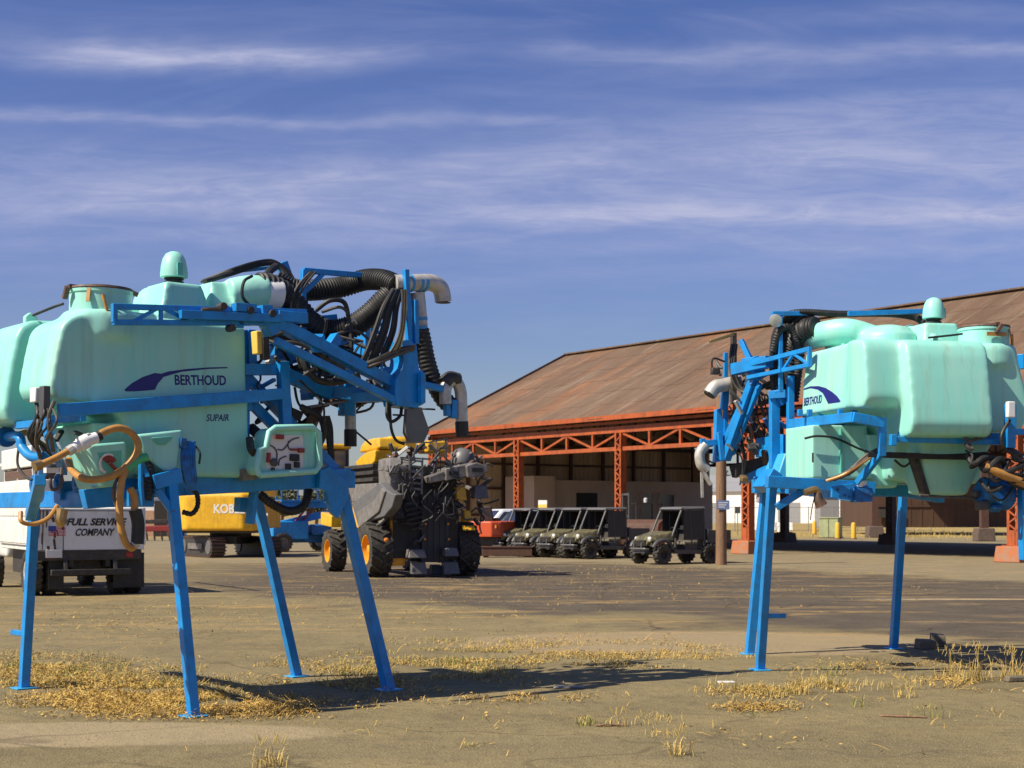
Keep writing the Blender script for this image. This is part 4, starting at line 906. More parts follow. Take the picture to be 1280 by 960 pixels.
# ------------------------------------------------------------------ utility vehicles
def utv_variant(root):
    for sx in (1.0, -1.0):
        for sy in (-1, 1):
            wheel(root, (sx, sy*.60, .33), (0, sy, 0), .335, .25, .17, M['dark'], 14, .035)
    b = MB()
    # hood with drop nose
    b.hexa([(.52, -.62, .78), (1.42, -.46, .72), (1.42, .46, .72), (.52, .62, .78), (.50, -.56, 1.10), (1.30, -.36, .93), (1.30, .36, .93), (.50, .56, 1.10)])
    b.hexa([(1.28, -.36, .62), (1.46, -.32, .62), (1.46, .32, .62), (1.28, .36, .62), (1.28, -.40, .90), (1.40, -.36, .86), (1.40, .36, .86), (1.28, .40, .90)])
    hood = molded(b, .03, 5, 'hood', M['olive'], root)
    fd = MB()
    for s in (-1, 1):
        fd.tube([(1.36, s*.60, .56), (1.24, s*.62, .72), (1.0, s*.63, .80), (.76, s*.63, .74), (.58, s*.63, .50)], .07, 8)
        fd.bar((.55, s*.63, .42), (-.62, s*.63, .40), .09, .14); fd.bar((.5, s*.62, .4), (.46, s*.60, .86), .12, .05)
    fd.build('fender', M['darkgrey'], root)
    gr = MB(); gr.box(1.44, 1.475, -.30, .30, .60, .80)
    for k in range(4): gr.box(1.47, 1.49, -.28, .28, .62+k*.045, .64+k*.045)
    gr.build('grille', M['dark'], root)
    bp = MB(); bp.tube([(1.42, -.42, .5), (1.56, -.36, .52), (1.58, 0, .52), (1.56, .36, .52), (1.42, .42, .5)], .03, 8); bp.tube([(1.56, -.2, .52), (1.55, -.2, .72)], .022, 6); bp.tube([(1.56, .2, .52), (1.55, .2, .72)], .022, 6)
    bp.box(1.2, 1.5, -.3, .3, .38, .46); bp.build('bumper', M['midgrey'], root)
    for s in (-1, 1):
        hl = MB(); hl.lathe((1.33, s*.36, .84), (.86, s*.42, .25), [(.02, -.05), (.07, 0), (.072, .03), (.04, .05)], 16)
        hl.build('headlight', M['lamp'], root)
    fl = MB(); fl.box(-.62, .55, -.6, .6, .36, .44); fl.box(-1.3, 1.3, -.3, .3, .40, .5)
    for x in (1.0, -1.0): fl.bar((x, -.55, .34), (x, .55, .34), .07, .07)
    fl.build('chassis', M['dark'], root)
    st = MB(); st.box(-.55, .05, -.56, .56, .62, .76); st.build('seat', M['seatcamo'], root, .04)
    st = MB(); st.hexa([(-.62, -.56, .72), (-.50, -.56, .72), (-.50, .56, .72), (-.62, .56, .72), (-.72, -.54, 1.22), (-.62, -.54, 1.22), (-.62, .54, 1.22), (-.72, .54, 1.22)]); st.build('backrest', M['dark'], root, .03)
    MB().box(-.5, .0, -.58, .58, .42, .62).build('seat_base', M['darkgrey'], root, .01)
    cg = MB()
    for s in (-1, 1):
        cg.tube([(.56, s*.56, .92), (.16, s*.54, 1.76), (.05, s*.53, 1.83), (-.72, s*.53, 1.84), (-.80, s*.54, 1.74), (-.80, s*.60, .5)], .036, 8, per=5)
        cg.tube([(-.22, s*.54, 1.82), (-.26, s*.58, .6)], .024, 6)
    cg.tube([(.12, -.54, 1.78), (.12, .54, 1.78)], .026, 6); cg.tube([(.54, -.55, .98), (.54, .55, .98)], .026, 6); cg.tube([(-.8, -.54, 1.74), (-.8, .54, 1.74)], .026, 6)
    cg.build('roll_cage', M['darkgrey'], root)
    rfp = MB(); rfp.hexa([(-.86, -.60, 1.84), (.22, -.58, 1.81), (.22, .58, 1.81), (-.86, .60, 1.84), (-.82, -.55, 1.91), (.14, -.52, 1.89), (.14, .52, 1.89), (-.82, .55, 1.91)]); rfp.build('roof', M['midgrey'], root, .02)
    dn = MB()
    for s in (-1, 1): dn.prism([(-.78, s*.575, .80), (.08, s*.575, .80), (.06, s*.555, 1.78), (-.76, s*.555, 1.78)], (0, s*.006, 0))
    dn.build('side_net', M['curtain'], root, smooth=0)
    MB().prism([(-.84, -.52, .9), (-.84, .52, .9), (-.81, .5, 1.78), (-.81, -.5, 1.78)], (-.01, 0, 0)).build('rear_screen', M['curtain'], root, smooth=0)
    ds = MB(); ds.hexa([(.36, -.56, .72), (.56, -.56, .72), (.56, .56, .72), (.36, .56, .72), (.40, -.54, 1.04), (.56, -.54, 1.08), (.56, .54, 1.08), (.40, .54, 1.04)]); ds.build('dashboard', M['dark'], root, .02)
    sw = MB(); P = [Vector((.26+math.sin(t)*.06, .28+math.cos(t)*.17, 1.06+math.sin(t)*.15)) for t in [2*math.pi*k/16 for k in range(17)]]; sw.tube(P, .016, 6, smooth=False); sw.tube([(.27, .28, 1.06), (.42, .28, .96)], .02, 6)
    sw.build('steering_wheel', M['black'], root)
    bd = MB(); z0 = .78
    bd.box(-1.72, -.92, -.62, .62, z0, z0+.05); bd.box(-1.86, -.92, -.66, -.60, z0-.1, z0+.34); bd.box(-1.86, -.92, .60, .66, z0-.1, z0+.34); bd.box(-.95, -.89, -.66, .66, z0, z0+.38); bd.box(-1.90, -1.84, -.66, .66, z0-.1, z0+.33)
    bd.build('cargo_bed', M['darkgrey'], root, .012)
    mr = MB(); mr.bar((.36, .62, 1.16), (.36, .80, 1.20), .02, .02); mr.box(.33, .37, .74, .90, 1.14, 1.28); mr.build('mirror', M['black'], root, .01)
UG = 'camouflage utility vehicles'
hd = math.atan2(-.588, -.81)
u0 = empty('utility_vehicle', (3.28, 53.8, 0), hd, 'camouflage utility vehicle nearest us in the row, its whole flank and dump bed in view', 'utility vehicle', UG)
utv_variant(u0)
ulab = ['camouflage utility vehicle directly behind the nearest one of the row, front wheels showing',
        'camouflage utility vehicle third in the row, nose above the rusty steel trough',
        'camouflage utility vehicle at the far end of the row, beside the red orange digger']
for k in range(1, 4):
    c = copy_tree(u0); s = (0, 1.5, 3.05, 4.7)[k]
    c.location = (3.28-.588*s, 53.8+.809*s, 0); c['label'] = ulab[k-1]
    c.rotation_euler.z = hd+(0, .03, -.02, .04, 0)[k]
c = copy_tree(u0); c.location = (5.43, 48.1, 0); c.rotation_euler.z = hd-.06; c['label'] = 'camouflage utility vehicle standing apart beside the wooden pole'

# ------------------------------------------------------------------ harvester
HF = Frame(-2.48, 38.45, 112.4)
HV = empty('harvester', (HF.ox, HF.oy, 0), R(112.4), 'yellow and grey grape harvester seen from behind, with big lugged tyres and a black curtain', 'harvester')
wheel(HV, (0, 1.22, .72), (0, 1, 0), .73, .58, .40, M['orangeyellow'], 16, .06, rim_depth=.3, chev=True)
wheel(HV, (0, -1.22, .72), (0, -1, 0), .73, .58, .40, M['orangeyellow'], 16, .06, rim_depth=.3, chev=True)
wheel(HV, (3.94, 1.25, .60), (0, 1, 0), .61, .46, .34, M['orangeyellow'], 15, .05, rim_depth=.3, chev=True)
wheel(HV, (3.94, -1.15, .60), (0, -1, 0), .61, .46, .34, M['orangeyellow'], 15, .05, rim_depth=.3, chev=True)
hx, hy = (lambda px, py, x=-.7: HF.X(px, py, x)), (lambda px, py, y=1.35: HF.Y(px, py, y))
bd = MB(); bd.box(-.35, 4.4, -.95, .95, 1.75, 2.75); bd.box(-.3, .3, -.98, -.62, .9, 1.8); bd.box(-.3, .3, .62, .98, .9, 1.8); bd.box(-.25, 4.2, -.98, -.7, 1.0, 1.4); bd.box(-.25, 4.2, .7, .98, 1.0, 1.4)
bd.build('body', M['dark'], HV, .02)
lg = MB(); lg.box(-.5, -.1, .55, .92, .3, 2.0); lg.build('side_panel', M['orangeyellow'], HV, .02)
MB().box(-.5, .5, -.92, -.55, .35, 2.0).build('side_panel', M['dark'], HV, .02)
cu = MB()
for k in range(9):
    x0 = 527+k*3.75; a = hx(x0, 703, -.62+.02*(k % 2)); b_ = hx(x0+3.9, 703, -.62+.02*(k % 2)); zt = hx(x0, 619, -.6).z
    cu.box(a.x-.012, a.x+.012, min(a.y, b_.y), max(a.y, b_.y), a.z, zt)
cu.build('rear_curtain', M['curtain'], HV, smooth=0)
# left side chute and panels
ch = MB(); ch.prism([hy(p[0], p[1]) for p in ((439, 629), (475, 603), (482, 612), (488, 616), (494, 618), (490, 634), (480, 646), (466, 650), (448, 660))], (0, -.25, 0)); ch.build('side_chute', M['midgrey'], HV, .03)
ch = MB(); ch.prism([hy(p[0], p[1], 1.40) for p in ((447, 640), (467, 626), (477, 610), (481, 614), (473, 640), (448, 660))], (0, -.10, 0)); ch.build('chute_lip', M['grey'], HV, .02)  # lighter grey than the chute paints its sunlit lower band
MB().prism([hy(p[0], p[1], 1.33) for p in ((440, 628), (447, 640), (448, 660), (442, 658))], (0, -.3, 0)).build('side_panel', M['yellow'], HV, .01)
MB().prism([hy(p[0], p[1], 1.2) for p in ((401, 640), (414, 645), (414, 659), (401, 656))], (0, -.3, 0)).build('side_panel', M['yellow'], HV, .02)
MB().prism([hy(p[0], p[1], 1.2) for p in ((434, 606), (470, 604), (470, 622), (440, 628))], (0, -.4, 0)).build('side_panel', M['grey'], HV, .02)
hp = MB(); 
A = [hx(478, 588), hx(487, 580, -.95), hx(510, 580, -.95), hx(512, 613, -.95), hx(488, 614, -.95), hx(481, 602)]
hp.prism([hx(487, 582, -.9), hx(512, 582, -.9), hx(512, 613, -.9), hx(488, 614, -.9)], (1.0, 0, 0)); hp.prism([hx(487, 582, -.9), hx(488, 572, -.55), hx(510, 572, -.55), hx(512, 582, -.9)], (.8, 0, 0)); hp.prism([hx(487, 583, -.88), hx(478, 588, -.3), hx(479, 574, -.3), hx(488, 573, -.5)], (.4, 0, 0))
hp.build('hopper', M['grey'], HV, .015)
sm_ = MB()
for (a, b_) in (((488, 592), (512, 592)), ((499, 583), (499, 613)), ((489, 604), (511, 603))): sm_.bar(hx(a[0], a[1], -.91), hx(b_[0], b_[1], -.91), .015, .02)
sm_.build('panel_seam', M['dark'], HV)
rq = random.Random(77)
for k in range(34):
    p = hx(rq.uniform(478, 512), rq.uniform(584, 655), rq.uniform(-1.15, -.95)); s = rq.uniform(.02, .07)
    MB().bar(p, p+Vector((rq.uniform(-.1, .1), rq.uniform(-.22, .22), rq.uniform(-.3, .3))), s, s*.7).build('machine_fitting', M[rq.choice(('dark', 'dark', 'darkgrey', 'black', 'midgrey'))], HV, .006)
for k in range(16):
    p = [hx(rq.uniform(482, 600), rq.uniform(575, 640), rq.uniform(-1.2, -1.0))]
    for j in range(3): p.append(p[-1]+Vector((rq.uniform(-.08, .08), rq.uniform(-.3, .3), rq.uniform(-.4, .05))))
    MB().tube(p, rq.choice((.016, .024)), 6, per=5).build('hydraulic_hose', M['black'], HV)
yl = MB(); yl.prism([hy(p[0], p[1], .95) for p in ((449, 566), (451, 557), (456, 551), (464, 548), (473, 547), (474, 560), (466, 563))], (0, -.8, 0)); molded(yl, .03, 4, 'engine_cover', M['yellow'], HV)
yl = MB(); yl.prism([hy(p[0], p[1], 1.0) for p in ((444, 578), (450, 571), (458, 565), (469, 562), (468, 577), (461, 584), (447, 585))], (0, -.5, 0)); molded(yl, .03, 4, 'engine_cover', M['yellow'], HV)
for (a, b_, x) in (((486, 546), (521, 562), 1.2), ((534, 551), (561, 566), 1.0)):
    p, q = hx(a[0], b_[1], x), hx(b_[0], a[1], x)
    MB().box(x, x+.9, min(p.y, q.y), max(p.y, q.y), p.z, q.z).build('engine_cover', M['yellow'], HV, .06)
cb = MB(); cx = 3.5; p, q = hx(398, 600, cx), hx(434, 562, cx)
cb = MB().box(cx, cx+1.3, min(p.y, q.y), max(p.y, q.y), p.z, q.z).build('cab', M['paleglass'], HV, .05)
cr = MB().box(cx-.1, cx+1.4, min(p.y, q.y)-.1, max(p.y, q.y)+.1, q.z+.005, q.z+.16).build('cab_roof', M['yellow'], cb, .05)
cf = MB()
for yy in (p.y, (p.y+q.y)/2, q.y): cf.bar((cx-.03, yy, p.z), (cx-.03, yy, q.z), .07, .06)
cf.bar((cx-.03, p.y, p.z+.3), (cx-.03, q.y, p.z+.3), .05, .05); cf.build('cab_frame', M['dark'], cb)
MB().tube([hx(414, 570, 3.3), hx(414, 598, 3.3)], .06, 10, smooth=False).build('exhaust_pipe', M['grey'], HV)
dk = MB(); p, q = hy(432, 604, 1.1), hy(468, 584, 1.1)
for z in (p.z, (p.z+q.z)/2, q.z): dk.box(min(p.x, q.x), max(p.x, q.x), .3, 1.15, z, z+.10)
dk.build('deck', M['dark'], HV, .01)
fb = MB(); fb.box(.3, 4.2, -.9, 1.0, 2.75, 2.95); fb.build('deck_frame', M['dark'], HV, .02)
rl_ = MB()
for x0, y0, x1, y1, xx in ((512, 570, 513, 615, -.98), (528, 572, 527, 618, -.98), (545, 550, 545, 585, .2), (557, 548, 558, 585, .2), (545, 551, 560, 549, .2), (536, 562, 560, 560, .1), (500, 553, 536, 553, .5), (500, 572, 538, 574, -.9), (470, 556, 500, 560, .8), (536, 553, 545, 551, .3), (522, 556, 516, 572, -.6), (504, 590, 504, 618, -1.0)):
    rl_.bar(hx(x0, y0, xx), hx(x1, y1, xx), .045, .045)
for k in range(6): rl_.bar(hx(512, 575+k*7, -.98), hx(528, 577+k*7, -.98), .04, .05)
rl_.build('ladder_rail', M['midgrey'], HV)
for k in range(6):
    MB().bar(hx(503+k*2, 632+k*6, -.9), hx(523+k*1.2, 628+k*6, -.9), .16, .05).build('step', M['black'], HV)
MB().box(-.55, -.4, -.9, .9, .5, 2.3).build('dark_filler', M['black'], HV)  # black slab added to fill in the dark depth behind the rear fittings
cv = MB(); cv.prism([hx(p[0], p[1], -1.0) for p in ((536, 596), (557, 588), (558, 600), (538, 604))], (.5, 0, 0)); cv.prism([hx(p[0], p[1], -1.1) for p in ((557, 586), (584, 580), (585, 595), (558, 601))], (.7, 0, 0)); cv.prism([hx(p[0], p[1], -1.2) for p in ((583, 582), (596, 578), (609, 582), (610, 590), (600, 596), (585, 597))], (.8, 0, 0))
cv.build('conveyor', M['grey'], HV, .02)
cv = MB()
for (a, b_, c_, d) in ((561, 589, 573, 594), (588, 585, 602, 590)): 
    p, q = hx(a, d, -1.125), hx(c_, b_, -1.125); cv.box(-1.135 if a < 580 else -1.235, -1.10 if a < 580 else -1.20, min(p.y, q.y), max(p.y, q.y), p.z, q.z)
cv.build('conveyor_slot', M['black'], HV)
MB().lathe(hx(576, 571, .3)-Vector((0, 0, .30)), (.1, -.3, 1), [(.20, 0), (.30, .03), (.33, .15), (.32, .32), (.27, .44), (.17, .52), (.04, .55)], 20).build('fan_housing', M['midgrey'], HV)
for (x, y, w_, h, xx, mm) in ((575, 617, .30, .36, -.6, 'yellow'), (583, 645, .22, .3, -.7, 'yellow'), (586, 660, .3, .12, -.8, 'yellow'), (600, 615, .42, .34, -.7, 'midgrey'), (497, 640, .3, .3, -.8, 'dark'), (520, 692, .50, .22, -.9, 'grey'), (523, 710, .42, .32, -.8, 'midgrey'), (563, 690, .40, .22, -.9, 'midgrey'), (563, 710, .46, .32, -.8, 'midgrey'), (545, 712, .3, .25, -.6, 'black')):
    p = hx(x, y, xx); b = MB()
    b.hexa([tuple(p+Vector(v)) for v in ((-.15, -w_/2, -h/2), (.2, -w_/2*.9, -h/2), (.2, w_/2*.9, -h/2), (-.15, w_/2, -h/2), (-.08, -w_/2*.8, h/2), (.2, -w_/2*.8, h/2), (.2, w_/2*.8, h/2), (-.08, w_/2*.8, h/2))])
    b.build('catcher_unit' if y > 680 else 'drive_unit', M[mm], HV, .02)
MB().lathe(hx(483, 675, -.95), (-1, 0, 0), [(.06, -.02), (.06, .03), (.03, .05)], 14).build('tail_light', M['amber'], HV)
for s in ((532, 655), (560, 655), (531, 674), (561, 674)):
    MB().lathe(hx(s[0], s[1], -.7), (-1, 0, 0), [(.03, -.02), (.035, .02), (.01, .03)], 8).build('marker_light', M['amber'], HV)
rr = random.Random(5)
for k in range(110):
    p = hx(rr.uniform(490, 604), rr.uniform(556, 645), rr.uniform(-.6, .6)); s = rr.uniform(.04, .15)
    MB().bar(p, p+Vector((rr.uniform(-.25, .25), rr.uniform(-.35, .35), rr.uniform(-.25, .25))), s, s*.7).build('machine_fitting', M[rr.choice(('dark', 'dark', 'darkgrey', 'midgrey', 'grey', 'grey', 'rustclutter', 'white'))], HV, .01)
for k in range(26):
    p = hx(rr.choice((rr.uniform(505, 530), rr.uniform(560, 598))), rr.uniform(620, 712), rr.uniform(-.85, -.3)); s = rr.uniform(.04, .12)
    MB().bar(p, p+Vector((rr.uniform(-.15, .15), rr.uniform(-.3, .3), rr.uniform(-.25, .25))), s, s*.7).build('machine_fitting', M[rr.choice(('dark', 'dark', 'darkgrey', 'midgrey'))], HV, .01)
for k in range(24):
    p = [hx(rr.uniform(500, 606), rr.uniform(562, 640), rr.uniform(-.95, -.5))]
    for j in range(3): p.append(p[-1]+Vector((rr.uniform(-.1, .1), rr.uniform(-.3, .3), rr.uniform(-.35, .1))))
    MB().tube(p, rr.choice((.018, .026)), 6, per=5).build('hydraulic_hose', M[rr.choice(('black', 'black', 'hosegrey'))], HV)
hs = MB(); hs.tube([hx(500, 627, -.8), hx(490, 640, -.95), hx(477, 653, -1.0), hx(472, 657, -.9)], .05, 8); hs.build('chute_hose', M['darkgrey'], HV)
text_on(HV, 'decal', 'EUROPA', hy(452, 608, 1.214), (-1, 0, 0), (0, 0, 1), .6, M['signwhite'], bold=.02) if False else None

# ------------------------------------------------------------------ white service truck
TF = Frame(-8.62, 29.4, 120)
TK = empty('service_truck', (TF.ox, TF.oy, 0), R(120), 'white service truck seen from behind with a lettered tailgate and small flag decal', 'truck')
tx = lambda px, py, x=-.02: TF.X(px, py, x)
for (x, s) in ((.62, 1), (.62, -1), (4.6, 1), (4.6, -1)):
    wheel(TK, (x, s*1.02, .46), (0, s, 0), .47, .26, .27, M['truckwhite'], 22, .012)
    if x < 2: wheel(TK, (x, s*.69, .43), (0, s, 0), .44, .22, .25, M['dark'], 22, .012)
b = MB(); b.box(0, 3.3, -1.12, 1.12, .92, 1.02)
b.box(.04, 3.3, -1.16, -.62, 1.02, 1.80); b.box(.04, 3.3, .62, 1.16, 1.02, 2.36)
bed = b.build('service_body', M['truckwhite'], TK, .015)
tg = MB().box(-.03, .035, -1.10, 1.10, .93, 1.78).build('tailgate', M['truckwhite'], TK, .012)
b = MB(); b.box(-.036, -.031, .53, .545, .93, 1.78); b.box(-.034, -.03, -1.08, 1.08, 1.72, 1.735); b.build('tailgate_seam', M['black'], tg)
for z in (1.32, 1.70): 
    b = MB()
    for k in range(4): b.box(.08+k*.8, .84+k*.8, 1.161, 1.175, 1.06 if z < 1.5 else 1.62, 1.56 if z < 1.5 else 2.30)
    b.build('locker_door', M['truckwhite'], TK, .008)
text_on(tg, 'lettering', 'FULL SERVICE', Vector((-.036, .0, 0))+Vector((0, tx(121, 650).y, 1.50)), (0, -1, 0), (0, 0, 1), 1.22, M['black'], bold=.035, shear=.3, height=.15)
text_on(tg, 'lettering', 'COMPANY', Vector((-.036, tx(119, 662).y, 1.29)), (0, -1, 0), (0, 0, 1), .80, M['black'], bold=.025, shear=.3, height=.15)
fy, fz = tx(71, 660).y, 1.32
fl_ = MB().box(-.036, -.0315, fy-.17, fy+.17, fz-.10, fz+.10).build('flag_decal', M['signwhite'], tg, smooth=0)
b = MB()
for k in range(7): b.box(-.039, -.037, fy-.17, fy+.17, fz-.10+k*.0286, fz-.10+k*.0286+.0145)
b.build('stripes', M['flagred'], fl_, smooth=0)
MB().box(-.042, -.0395, fy+.02, fy+.17, fz-.005, fz+.10).build('canton', M['flagblue'], fl_, smooth=0)
py_, pz = tx(67, 685).y, .86
pl = MB().box(-.07, -.055, py_-.16, py_+.16, pz-.08, pz+.08).build('licence_plate', M['signwhite'], TK, .004)
b = MB(); b.box(-.05, .1, -1.05, 1.05, .72, .92); b.bar((-.12, -.8, .48), (-.12, .8, .48), .1, .12); b.box(.0, 5.2, -.42, -.32, .58, .78); b.box(.0, 5.2, .32, .42, .58, .78); b.bar((.9, -1, .43), (.9, 1, .43), .14, .14)
b.bar((-.1, -.5, .5), (0, -.5, .8), .08, .08); b.bar((-.1, .5, .5), (0, .5, .8), .08, .08); b.box(.3, .7, -.3, .3, .5, .75); b.box(.5, 1.4, -.62, .62, .45, .9); b.box(1.5, 3.2, -.9, .9, .4, .9)  # last boxes are dark fillers added to blacken the gaps under the body
b.build('rear_frame', M['dark'], TK, .01)
b = MB(); b.box(.08, .10, -1.14, -.50, .14, .86); b.box(.08, .10, .50, .80, .14, .86); b.build('mud_flap', M['black'], TK)
for yy in (.80, -.80):
    MB().box(-.065, -.05, yy-.07, yy+.07, .77, .87).build('tail_light', M['redlens'], TK, .004)
b = MB(); b.hexa([(3.45, -1.0, .7), (5.9, -1.0, .7), (5.9, 1.0, .7), (3.45, 1.0, .7), (3.45, -.98, 1.45), (5.8, -.95, 1.35), (5.8, .95, 1.35), (3.45, .98, 1.45)]); b.hexa([(3.45, -.98, 1.45), (4.9, -.96, 1.45), (4.9, .96, 1.45), (3.45, .98, 1.45), (3.5, -.86, 2.2), (4.5, -.84, 2.2), (4.5, .84, 2.2), (3.5, .86, 2.2)])
molded(b, .06, 3, 'cab', M['truckwhite'], TK)
b = MB(); b.box(3.40, 3.42, -.7, .7, 1.55, 2.05); b.build('rear_window', M['glass'], TK)
b = MB()
for s in (-1, 1):
    for x in (.3, 1.8, 3.2): b.bar((x, s*1.05, 1.8 if s < 0 else 2.36), (x, s*1.05, 2.75), .05, .05)
    b.bar((.1, s*1.05, 2.75), (4.6, s*1.05, 2.75), .06, .06)
for x in (.3, 1.8, 3.2): b.bar((x, -1.05, 2.75), (x, 1.05, 2.75), .05, .05)
b.build('ladder_rack', M['white'], TK)
MB().box(.25, 3.3, .55, 1.12, 2.62, 3.05).build('tool_chest', M['white'], TK, .02)
MB().box(.4, 3.2, .6, 1.08, 2.37, 2.6).build('stowed_gear', M['rustclutter'], TK, .05)
MB().box(.1, 3.3, -.6, .55, 1.02, 1.6).build('stowed_gear', M['dark'], TK, .05)
for q, (w_, h_) in enumerate(((.07, .55), (.03, .8), (.05, .35))):
    yq = tx(49+q*5, 650).y; MB().bar((-.038, yq, 1.74), (-.038, yq+.02, 1.74-h_), w_, .004, up=(1, 0, 0), w2=w_*.4).build('rust_streak', M['rustclutter'], tg, smooth=0)
for k in range(8):
    rr2 = random.Random(k+40); b = MB(); y = rr2.uniform(.55, 1.0); z = rr2.uniform(1.0, 1.7)
    b.bar((-.037, y, z), (-.037, y+rr2.uniform(-.04, .04), z-rr2.uniform(.06, .25)), rr2.uniform(.02, .06), .004, up=(1, 0, 0)); b.build('rust_streak', M['rustbrown'], tg, smooth=0)

# ------------------------------------------------------------------ yellow excavator
EF = Frame(-10.98, 56.2, 84)
EX = empty('excavator', (EF.ox, EF.oy, 0), R(84), 'yellow crawler excavator with a lettered counterweight facing us', 'excavator')
cw = MB(); w2 = 1.5
cw.prism([(-2.1, -1.1, 1.02), (-1.75, -1.5, 1.02), (-1.2, -w2, 1.02), (-.2, -w2, 1.02), (-.2, w2, 1.02), (-1.2, w2, 1.02), (-1.75, 1.5, 1.02), (-2.1, 1.1, 1.02)], (0, 0, 1.42))
cw.prism([(-1.9, -1.1, 2.4), (-1.6, -1.4, 2.4), (-.2, -1.5, 2.4), (-.2, 1.5, 2.4), (-1.6, 1.4, 2.4), (-1.9, 1.1, 2.4)], (0, 0, .28))
molded(cw, .07, 4, 'counterweight', M['yellow'], EX)
p = EF.X(296, 640, -2.12)
text_on(EX, 'lettering', 'KOBELCO', (-2.09, p.y, 1.85), (0, -1, 0), (0, 0, 1), 1.78, M['signwhite'], bold=.03, height=.36, extrude=.02)
for (px, py) in ((251, 644), (333, 643)):
    p = EF.X(px, py, -1.6); MB().box(-1.79 if px < 300 else -1.78, -1.72, p.y-.10, p.y+.10, p.z-.05, p.z+.05).build('decal', M['signwhite'], EX)
b = MB(); b.prism([(-.2, -1.5, 1.1), (2.2, -1.4, 1.1), (2.2, 1.4, 1.1), (-.2, 1.5, 1.1)], (0, 0, 1.1)); b.build('engine_deck', M['yellow'], EX, .04)
b = MB(); b.box(.7, 2.3, .45, 1.45, 2.2, 3.1); cbx = b.build('cab', M['glass'], EX, .05)
b = MB(); b.box(.65, 2.35, .42, 1.48, 3.1, 3.2); b.build('cab_roof', M['yellow'], cbx, .03)
b = MB(); b.bar((1.8, 0, 2.0), (4.2, 0, 3.9), .5, .55, w2=.4, h2=.5); b.bar((4.2, 0, 3.9), (6.2, 0, 2.6), .4, .5); b.build('boom', M['yellow'], EX, .04)
b = MB(); b.lathe((0, 0, .72), (0, 0, 1), [(.75, 0), (.8, .1), (.8, .32)], 24); b.box(-1.2, 1.2, -.6, .6, .5, .8); b.box(-1.7, -.2, -1.4, 1.4, .93, 1.04); b.build('turntable', M['dark'], EX)
ua = R(40)
def UC(x, y, z): return (x*math.cos(ua)-y*math.sin(ua), x*math.sin(ua)+y*math.cos(ua), z)
for s in (-1, 1):
    t = MB(); n = 34; r = .36; L_ = 1.25; y0 = s*1.15
    P = []
    for k in range(9): a = R(-90+180*k/8); P.append((L_+math.cos(a)*r, .40+math.sin(a)*r))
    for k in range(9): a = R(90+180*k/8); P.append((-L_+math.cos(a)*r, .40+math.sin(a)*r))
    t.prism([UC(x, y0-.27, z) for x, z in P], Vector(UC(0, .54, 0)))
    tr_ = t.build('track', M['dark'], EX)
    t = MB()
    PP = P+[P[0]]; acc = []
    for i in range(len(PP)-1):
        d = math.hypot(PP[i+1][0]-PP[i][0], PP[i+1][1]-PP[i][1]); m_ = max(1, round(d/.15))
        for j in range(m_): acc.append((PP[i][0]+(PP[i+1][0]-PP[i][0])*j/m_, PP[i][1]+(PP[i+1][1]-PP[i][1])*j/m_))
    for (x, z) in acc:
        t.bar(UC(x, y0-.30, z), UC(x, y0+.30, z), .10, .05)
    t.build('track_pads', M['rustclutter'], tr_)
    for x in (-L_, L_):
        MB().lathe(UC(x, y0-.29, .40), Vector(UC(0, .58, 0)), [(.12, -.03), (.27, -.015), (.27, .595), (.12, .61)], 18).build('idler_wheel', M['midgrey'], tr_)
    MB().bar(UC(-.7, y0+s*.3, .42), UC(.7, y0+s*.3, .42), .06, .22).build('track_frame', M['grey'], tr_)

# ------------------------------------------------------------------ small red orange digger
DG = empty('mini_digger', ((612-640)*57.4/FPX, 57.4, 0), R(70), 'compact red orange tracked digger behind the harvester wheel', 'digger')
b = MB(); b.prism([(-1.1, -.5, .75), (-.8, -.82, .75), (.3, -.9, .75), (.8, -.8, .75), (.8, .8, .75), (.3, .9, .75), (-.8, .82, .75), (-1.1, .5, .75)], (0, 0, .62)); molded(b, .05, 5, 'body', M['redorange'], DG)
b = MB(); b.box(-.75, .8, -.75, .75, .42, .74); b.build('turntable', M['dark'], DG, .03)
for s in (-1, 1):
    t = MB(); P = []
    for k in range(7): a = R(-90+180*k/6); P.append((.75+math.cos(a)*.24, .25+math.sin(a)*.24))
    for k in range(7): a = R(90+180*k/6); P.append((-.75+math.cos(a)*.24, .25+math.sin(a)*.24))
    t.prism([(x, s*.65-.18, z) for x, z in P], (0, .36, 0))
    for k in range(9): t.box(-.75+k*.18, -.68+k*.18, s*.65-.19, s*.65+.19, -.0, .02); t.box(-.75+k*.18, -.68+k*.18, s*.65-.19, s*.65+.19, .48, .51)
    t.build('track', M['black'], DG)
b = MB(); b.box(-.2, .35, -.3, .3, 1.36, 1.5); b.hexa([(-.35, -.28, 1.36), (-.25, -.28, 1.36), (-.25, .28, 1.36), (-.35, .28, 1.36), (-.5, -.26, 1.95), (-.42, -.26, 1.95), (-.42, .26, 1.95), (-.5, .26, 1.95)]); b.build('seat', M['black'], DG, .03)
b = MB(); b.bar((.8, 0, .9), (1.9, 0, 1.25), .22, .26); b.bar((1.9, 0, 1.25), (2.4, 0, .4), .18, .2); b.build('boom', M['redorange'], DG, .02)
for s in (-.6, .6): MB().box(-1.0, -.9, s-.06, s+.06, 1.1, 1.22).build('tail_light', M['amber'], DG)

